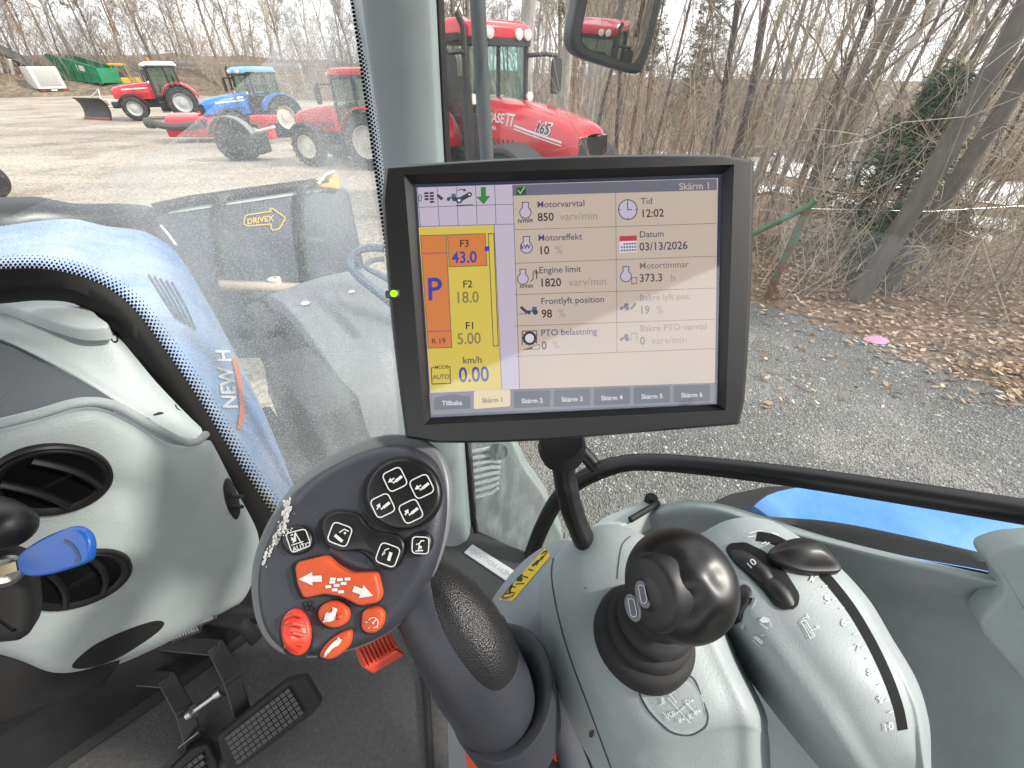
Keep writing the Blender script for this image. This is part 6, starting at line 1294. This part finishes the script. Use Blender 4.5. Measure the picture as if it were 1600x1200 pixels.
pz = MB(); D_ = 1.62; pz.tube([P(742, -60, D_ / ray(742, -60).y), P(746, 0, D_ / ray(746, 0).y), P(753, 125, D_ / ray(753, 125).y), P(761, 250, D_ / ray(761, 250).y), P(775, 420, D_ / ray(775, 420).y)], .0235, 14); tag(pz.build('upright_pipe', mat('pipe_dark', (.045, .055, .055), .6, var=.25, vscale=10)), 'dusty dark upright pipe outside the window between pillar and bright red tractor', 'pipe')
mr_ = T('wing_mirror', 'black framed wing mirror hanging outside at the top of the side window', 'mirror', P(960, 115, 1.2)); MPL = Pl(P(960, 40, 1.25), (-TF * .80 - TR * .42 + V((0, 0, -.065))))
m = MB(); mo_ = sm2([(915, -140), (908, -60), (902, 0), (893, 48), (894, 74), (908, 90), (945, 103), (985, 115), (1001, 114), (1010, 100), (1024, 55), (1036, 0), (1050, -60), (1060, -140)], 4); m.slab([MPL.at(a, b) for a, b in mo_], MPL.n, .06, .012, 4); m.build('mirror_housing', mat('mirror_black', (.02, .022, .023), .45, var=.2, vscale=10), mr_, ang=50)
gi = sm2([(930, -140), (924, -60), (918, 0), (909, 48), (911, 66), (922, 77), (950, 87), (983, 98), (994, 94), (1002, 78), (1014, 40), (1022, 0), (1034, -60), (1044, -140)], 4)
m = MB(); m.poly([MPL.at(a, b, .0012) for a, b in gi]); m.build('mirror_glass', mat('mirror_glass', (.62, .64, .64), .005, metal=1.0), mr_, smooth=False)
# ------------------------------------------------------------------ trees
def barkmat(name, c, var=.35, dark=None, sc=9):
    return mat(name, c, .9, var=var, vscale=sc, bump=('n', 9, .5, .02), dirt_sheen=dark, stretch=(1, 1, .35))
BARK = barkmat('bark_grey_brown', (.15, .125, .105)); BARKD = barkmat('bark_dark', (.085, .072, .066)); BARKP = barkmat('bark_pale', (.30, .28, .25)); 
BIRCH = mat('bark_birch', (.62, .60, .56), .8, var=.12, vscale=6, dirt_sheen=((.05, .045, .04), 7, .58, .66), stretch=(1, 1, 2.2)); BARKN = barkmat('bark_near', (.115, .10, .088)); PINEB = barkmat('bark_pine', (.23, .13, .085))
TWIG = mat('twig_brown', (.26, .205, .16), .9, var=.3, vscale=3); TWIGP = mat('twig_pale', (.46, .385, .28), .9, var=.3, vscale=3)
NEED = mat('needle_green', (.040, .062, .028), .8, var=.45, vscale=2); NEEDS = mat('spruce_green', (.045, .085, .040), .8, var=.4, vscale=5)
class Fast:
    def __init__(s): s.v = []; s.f = []
    def tube(s, pts, rs, n):
        o = len(s.v); N = len(pts)
        for i, p in enumerate(pts):
            t = pts[min(i + 1, N - 1)] - pts[max(i - 1, 0)]; t.normalize(); a = V((1, 0, 0)) if abs(t.x) < .8 else V((0, 1, 0)); x = a.cross(t).normalized(); y = t.cross(x); r = rs[i]
            for k in range(n):
                c = 6.28318 * k / n; s.v.append(p + x * (r * math.cos(c)) + y * (r * math.sin(c)))
        for i in range(N - 1):
            for k in range(n):
                k2 = (k + 1) % n; s.f.append((o + i * n + k, o + i * n + k2, o + i * n + n + k2, o + i * n + n + k))
    def build(s, name, m, parent=None):
        b = MB(); b.v = s.v; b.f = s.f; b.m = [0] * len(s.f); return b.build(name, m, parent, ang=180, local=True)
R_ = random.Random(11)
def rv(s=1.0): return V((R_.gauss(0, s), R_.gauss(0, s), R_.gauss(0, s)))
def path(p, d, L, n, wob, up=0.0):
    pts = [p.copy()]; d = d.normalized()
    for i in range(n):
        d = (d + rv(wob) + V((0, 0, up))).normalized(); pts.append(pts[-1] + d * (L / n))
    return pts
def at_path(pts, t):
    k = t * (len(pts) - 1); i = min(int(k), len(pts) - 2); return pts[i].lerp(pts[i + 1], k - i), (pts[i + 1] - pts[i]).normalized()
def side_dir(d, ang):
    a = rv(); a = (a - d * a.dot(d)).normalized(); return d * math.cos(ang) + a * math.sin(ang)
def bare_tree(name, label, H, R, bark, twig, lo=.25, nb=16, ns=7, nt=5, spread=.38, group=None, ang=.9, tw=.0035):
    t = T(name, label, 'tree', (0, 0, 0), group)
    tr = Fast(); tp = path(V((0, 0, -.1)), V((0, 0, 1)), H, 24, .028, .02); tr.tube(tp, [R * ((1.25 - .22 * min(i, 1)) if i < 2 else 1 - .82 * i / 24) for i in range(25)], 11); tr.build('trunk', bark, t)
    cr_ = Fast()
    for i in range(nb):
        q = lo + (1 - lo) * ((i + R_.random()) / nb) ** .9 * .97; p, d = at_path(tp, q); L = H * spread * (1.15 - q) * R_.uniform(.7, 1.2) + .3; r0 = R * (1 - .8 * q) * .42
        b = path(p, side_dir(d, ang * R_.uniform(.7, 1.1)), L, 6, .14, .06); cr_.tube(b, [r0 * (1 - .8 * k / 6) for k in range(7)], 4)
        for j in range(ns):
            q2 = .25 + .75 * (j + R_.random()) / ns; p2, d2 = at_path(b, min(q2, .99)); L2 = L * .5 * (1.2 - q2) * R_.uniform(.6, 1.2) + .15; r1 = max(tw * 1.4, r0 * .4 * (1.1 - q2))
            s2 = path(p2, side_dir(d2, R_.uniform(.5, 1.0)), L2, 4, .18, .05); cr_.tube(s2, [r1 * (1 - .7 * k / 4) for k in range(5)], 3)
            for k in range(nt):
                q3 = .3 + .7 * R_.random(); p3, d3 = at_path(s2, min(q3, .99)); w_ = path(p3, side_dir(d3, R_.uniform(.4, .9)), L2 * R_.uniform(.3, .7), 3, .2, .03); cr_.tube(w_, [max(tw, r1 * .45), tw, tw * .9, tw * .6], 3)
    cr_.build('crown', twig, t); return t
def pine(name, label, H, R, group=None, lo=.45, n=26, leaf=NEED, bark=PINEB, w=.20, cone=False, clumps=16):
    t = T(name, label, 'tree', (0, 0, 0), group); tr = Fast(); tp = path(V((0, 0, -.1)), V((0, 0, 1)), H, 10, .03, .02); tr.tube(tp, [R * (1 - .85 * i / 10) for i in range(11)], 8)
    tr_o = None; cr_ = Fast()
    for i in range(n):
        q = lo + (1 - lo) * (i + R_.random()) / n; q = min(q, .985); p, d = at_path(tp, q); L = H * w * ((1.12 - q) / (1.12 - lo) if cone else R_.uniform(.5, 1.1) * (1.25 - q)) + .12
        b = path(p, side_dir(d, 1.35 if cone else 1.1), L, 4, .12, -.02 if cone else .06); tr.tube(b, [R * .22 * (1.1 - q) + .008, .012, .01, .008, .005], 3)
        for k in range(clumps):
            q2 = R_.uniform(.15, 1); p2, d2 = at_path(b, min(q2, .99)); c = p2 + rv(L * .09 + .03)
            for z in range(7):
                a = (d2 * .5 + rv(.7)).normalized(); l_ = R_.uniform(.5, 1.0) * (H * .022 + .07); s_ = a.orthogonal().normalized() * l_ * .13; o = len(cr_.v); cr_.v += [c - s_, c + s_, c + a * l_]; cr_.f.append((o, o + 1, o + 2))
    tr.build('trunk', bark, t); cr_.build('crown', leaf, t); return t
def place(t, p, rot=0.0, sc=1.0, label=None, group=None):
    t.location = (p.x, p.y, p.z); t.rotation_euler = (R_.gauss(0, .02), R_.gauss(0, .02), rot); t.scale = (sc, sc, sc)
    if label: t['label'] = label
    if group: t['group'] = group
    return t
GB = 'bare trees behind the yard'; GW = 'bare trees in the wood at right'; GP = 'pine trees on the rising ground'
protos = [bare_tree('bare_tree', 'tall bare broadleaf tree on the rising ground behind the yard', 13, .20, BARK, TWIG, .22, 20, 9, 7, group=GB, tw=.013), bare_tree('bare_tree', 'tall bare broadleaf tree on the rising ground behind the yard', 11, .15, BARKD, TWIG, .15, 22, 9, 7, .42, group=GB, tw=.013), bare_tree('bare_tree', 'tall bare broadleaf tree on the rising ground behind the yard', 15, .22, BARKP, TWIGP, .35, 18, 9, 7, .33, group=GB, tw=.013)]
slim = [bare_tree('bare_tree', 'slim bare tree standing in the thicket at right', 9, .075, BARKP, TWIGP, .22, 18, 6, 4, .24, group=GW, ang=.7), bare_tree('bare_tree', 'slim bare tree standing in the thicket at right', 8, .055, BARK, TWIG, .12, 22, 6, 4, .26, group=GW, ang=.7), bare_tree('bare_tree', 'slim bare tree standing in the thicket at right', 11, .10, BARKD, TWIG, .3, 18, 7, 4, .26, group=GW, ang=.75)]
pines = [pine('pine_tree', 'dark green pine on the rising ground behind the yard', 14, .20, GP), pine('pine_tree', 'dark green pine on the rising ground behind the yard', 12, .17, GP, lo=.3, n=30, w=.24)]
used = set()
def put(kind, i, p, sc=1.0, label=None, group=None, first=True):
    src = kind[i]
    if src.name not in used: used.add(src.name); t = src
    else: t = copy_tree(src)
    return place(t, p, R_.uniform(0, 6.28), sc, label, group)
def polar(az, d, z=0.0): a = math.radians(az); return V((math.sin(a) * d, math.cos(a) * d, z if z else hz(math.sin(a) * d, math.cos(a) * d) - .05))
# the marked trunks
put(protos, 0, G(262, 140), 1.2, 'big spreading bare tree right behind the far red tractor', GB)
put(protos, 2, G(560, 138), 1.1, 'tall pale trunked bare tree just left of the cab pillar', GB)
put(protos, 2, GT(818, 228), 1.35, 'thick grey trunk with a heavy side limb rising behind the near red tractor cab', GW)
t_ = bare_tree('bare_tree', 'thick straight pale trunk right of the near red tractor cab, beside its mirror', 16, .24, BARKP, TWIGP, .5, 12, 6, 4, .25, GW); place(t_, GT(872, 225), 1)
t_ = bare_tree('bare_tree', 'smooth pale grey curved young tree rising right of the monitor corner', 9, .085, BARKP, TWIGP, .22, 14, 6, 4, .34, GW); place(t_, GT(1173, 305), 2)
t_ = bare_tree('birch_tree', 'slender creamy white birch between the pale curved tree and the leaning brown trunk', 11, .085, BIRCH, TWIG, .5, 10, 5, 4, .2, GW); place(t_, GT(1228, 258), .3)
t_ = bare_tree('birch_tree', 'white barked birch behind the rusty barrier post', 11, .13, BIRCH, TWIG, .3, 14, 6, 4, .3, GW); place(t_, GT(1292, 322), 1.3)
t_ = bare_tree('bare_tree', 'brown trunk just left of the white birch behind the barrier post', 9, .11, BARK, TWIG, .2, 16, 6, 4, .3, GW); place(t_, GT(1262, 330), .4)
t_ = bare_tree('bare_tree', 'thick dark trunk leaning at right, left one of the near pair', 13, .108, BARKN, TWIG, .28, 16, 7, 5, .3, GW); place(t_, G(1338, 468), 2.1)
t_ = bare_tree('bare_tree', 'thick dark trunk leaning at right, right one of the near pair', 13, .092, BARKN, TWIG, .25, 16, 7, 5, .3, GW); place(t_, G(1382, 452), .1)
t_ = bare_tree('birch_tree', 'pale birch close behind the near pair of dark trunks', 12, .12, BIRCH, TWIG, .4, 12, 6, 4, .26, GW); place(t_, GT(1478, 278), .7)
# spruce bushes
sp1 = pine('spruce_tree', 'green spruce bush behind the near dark trunks', 2.5, .05, None, lo=.05, n=80, leaf=NEEDS, bark=BARKD, w=.36, cone=True, clumps=22); place(sp1, G(1325, 395), 0)
sp2 = copy_tree(sp1); place(sp2, G(1345, 440), 1.2, .42, 'small low spruce seedling at the foot of the dark trunks')
sp3 = copy_tree(sp1); place(sp3, G(1470, 395), 2.2, .30, 'tiny spruce seedling right of the dark trunks')
# rows of trees behind
rng = random.Random(3)
for i in range(84):
    az = -66 + i * .95 + rng.uniform(-.6, .6); d = rng.uniform(80, 112); z = (5 if az < -30 else 2.5) * (1 - math.exp(-max(0, d - (78 if az < -33 else 55)) / 21)); put(protos, rng.randrange(3), polar(az, d, max(0, z)), rng.uniform(.7, 1.1))
for i in range(14):
    az = -62 + i * 2.1 + rng.uniform(-.8, .8); d = rng.uniform(80, 110); put(pines, rng.randrange(2), polar(az, d, 6), rng.uniform(.7, 1.15))
for i in range(12):
    az = rng.uniform(-14, 14); put(protos, rng.randrange(3), polar(az, rng.uniform(22, 60)), rng.uniform(.8, 1.1), 'tall bare tree standing behind the near red tractor', 'bare trees behind the near red tractor')
for i in range(7):
    az = rng.uniform(-2, 22); put(pines, rng.randrange(2), polar(az, rng.uniform(30, 60)), rng.uniform(.6, .9), 'dark pine standing behind the near red tractor', 'pines behind the near red tractor')
for i in range(100):
    az = rng.uniform(4, 66); d = 8.5 + 40 * rng.random() ** 1.2; p = polar(az, d)
    if p.y < 11.5 and p.x < 2.4: continue
    put(slim, rng.randrange(3), p, rng.uniform(.65, 1.15))
for i in range(46): put(protos, rng.randrange(3), polar(rng.uniform(8, 66), rng.uniform(62, 95)), rng.uniform(.7, 1.0), 'tall bare tree deep in the wood beyond the road', 'bare trees beyond the road')
# thicket of thin stems (nobody could count them)
def thicket(name, label, n, gen, m, hmin, hmax, r0, seed):
    global R_
    R_ = random.Random(seed); f = Fast()
    for i in range(n):
        p = gen(); 
        if p is None: continue
        H = R_.uniform(hmin, hmax); st = path(p, V((R_.gauss(0, .36), R_.gauss(0, .36), 1)), H, 5, .17, .03); r_ = r0 * R_.uniform(.5, 1.3); f.tube(st, [r_ * (1 - .75 * k / 5) for k in range(6)], 3)
        for k in range(6):
            p2, d2 = at_path(st, R_.uniform(.35, .98)); tw = path(p2, side_dir(d2, R_.uniform(.4, 1.35)), H * R_.uniform(.12, .36), 3, .28, .03); f.tube(tw, [r_ * .45, r_ * .35, r_ * .25, r_ * .12], 3)
    o = f.build(name, m); tag(o, label, 'thicket', kind='stuff'); return o
def gr():
    az = R_.uniform(5, 70); d = 7.2 + 8 * R_.random() ** 1.3 if az > 18 else 8 + 22 * R_.random(); p = polar(az, d)
    if p.y < 12 and p.x < 2.6: return None
    return p
thicket('undergrowth', 'dense leafless brown undergrowth between the trees at right', 420, gr, TWIG, 1.2, 4.6, .010, 21)
thicket('undergrowth', 'pale leafless saplings and twigs between the trees at right', 360, gr, TWIGP, 1.0, 5.0, .009, 22)
def gl_():
    az = R_.uniform(-78, -2); d = R_.uniform(84 if az < -37 else 74 if az < -31 else 54, 112); z = (5 if az < -30 else 2.5) * (1 - math.exp(-max(0, d - (78 if az < -33 else 55)) / 21)); p = polar(az, d, max(0, z) - .2)
    return p
thicket('hillside_brush', 'brown leafless brush covering the rising ground behind the yard', 4200, gl_, TWIG, 2.5, 8.0, .035, 23)
def gfar():
    az = R_.uniform(0, 80); d = 28 + 75 * R_.random() ** 1.2; return polar(az, d if az < 20 or d > 66 else d + 42)
thicket('undergrowth', 'brown leafless brush deep in the wood beyond the road', 2000, gfar, TWIG, 3.0, 10, .035, 24)
def glow():
    px, py = R_.uniform(1180, 1750), R_.uniform(330, 470); p = G(px, py); return p
thicket('low_brambles', 'low bare bramble stems over the leaves at right', 500, glow, TWIGP, .4, 1.6, .006, 25)

# what stands behind, seen in the wing mirror
for i in range(16): put(protos, rng.randrange(3), polar(rng.uniform(105, 150), rng.uniform(18, 40)), rng.uniform(.7, 1.0), 'tall bare tree mirrored in the wing mirror', 'bare trees behind the tractor')
def gback(): return polar(R_.uniform(100, 160), R_.uniform(11, 30))
thicket('undergrowth', 'brown brush behind the tractor, seen only in the wing mirror', 500, gback, TWIG, 1.5, 6, .02, 26)
trE = copy_tree(trD); trE['label'] = 'red tractor seen as a small reflection in the wing mirror'; 
mq = MPL.at(985, 25); vq = ray(985, 25).normalized(); rq = vq - MPL.n * (2 * vq.dot(MPL.n)); rq.z = 0; rq.normalize(); trE.location = (mq.x + rq.x * 13 - 1.2, mq.y + rq.y * 13, -1.0); trE.rotation_euler = (0, 0, 2.5); trE.scale = (.9,) * 3
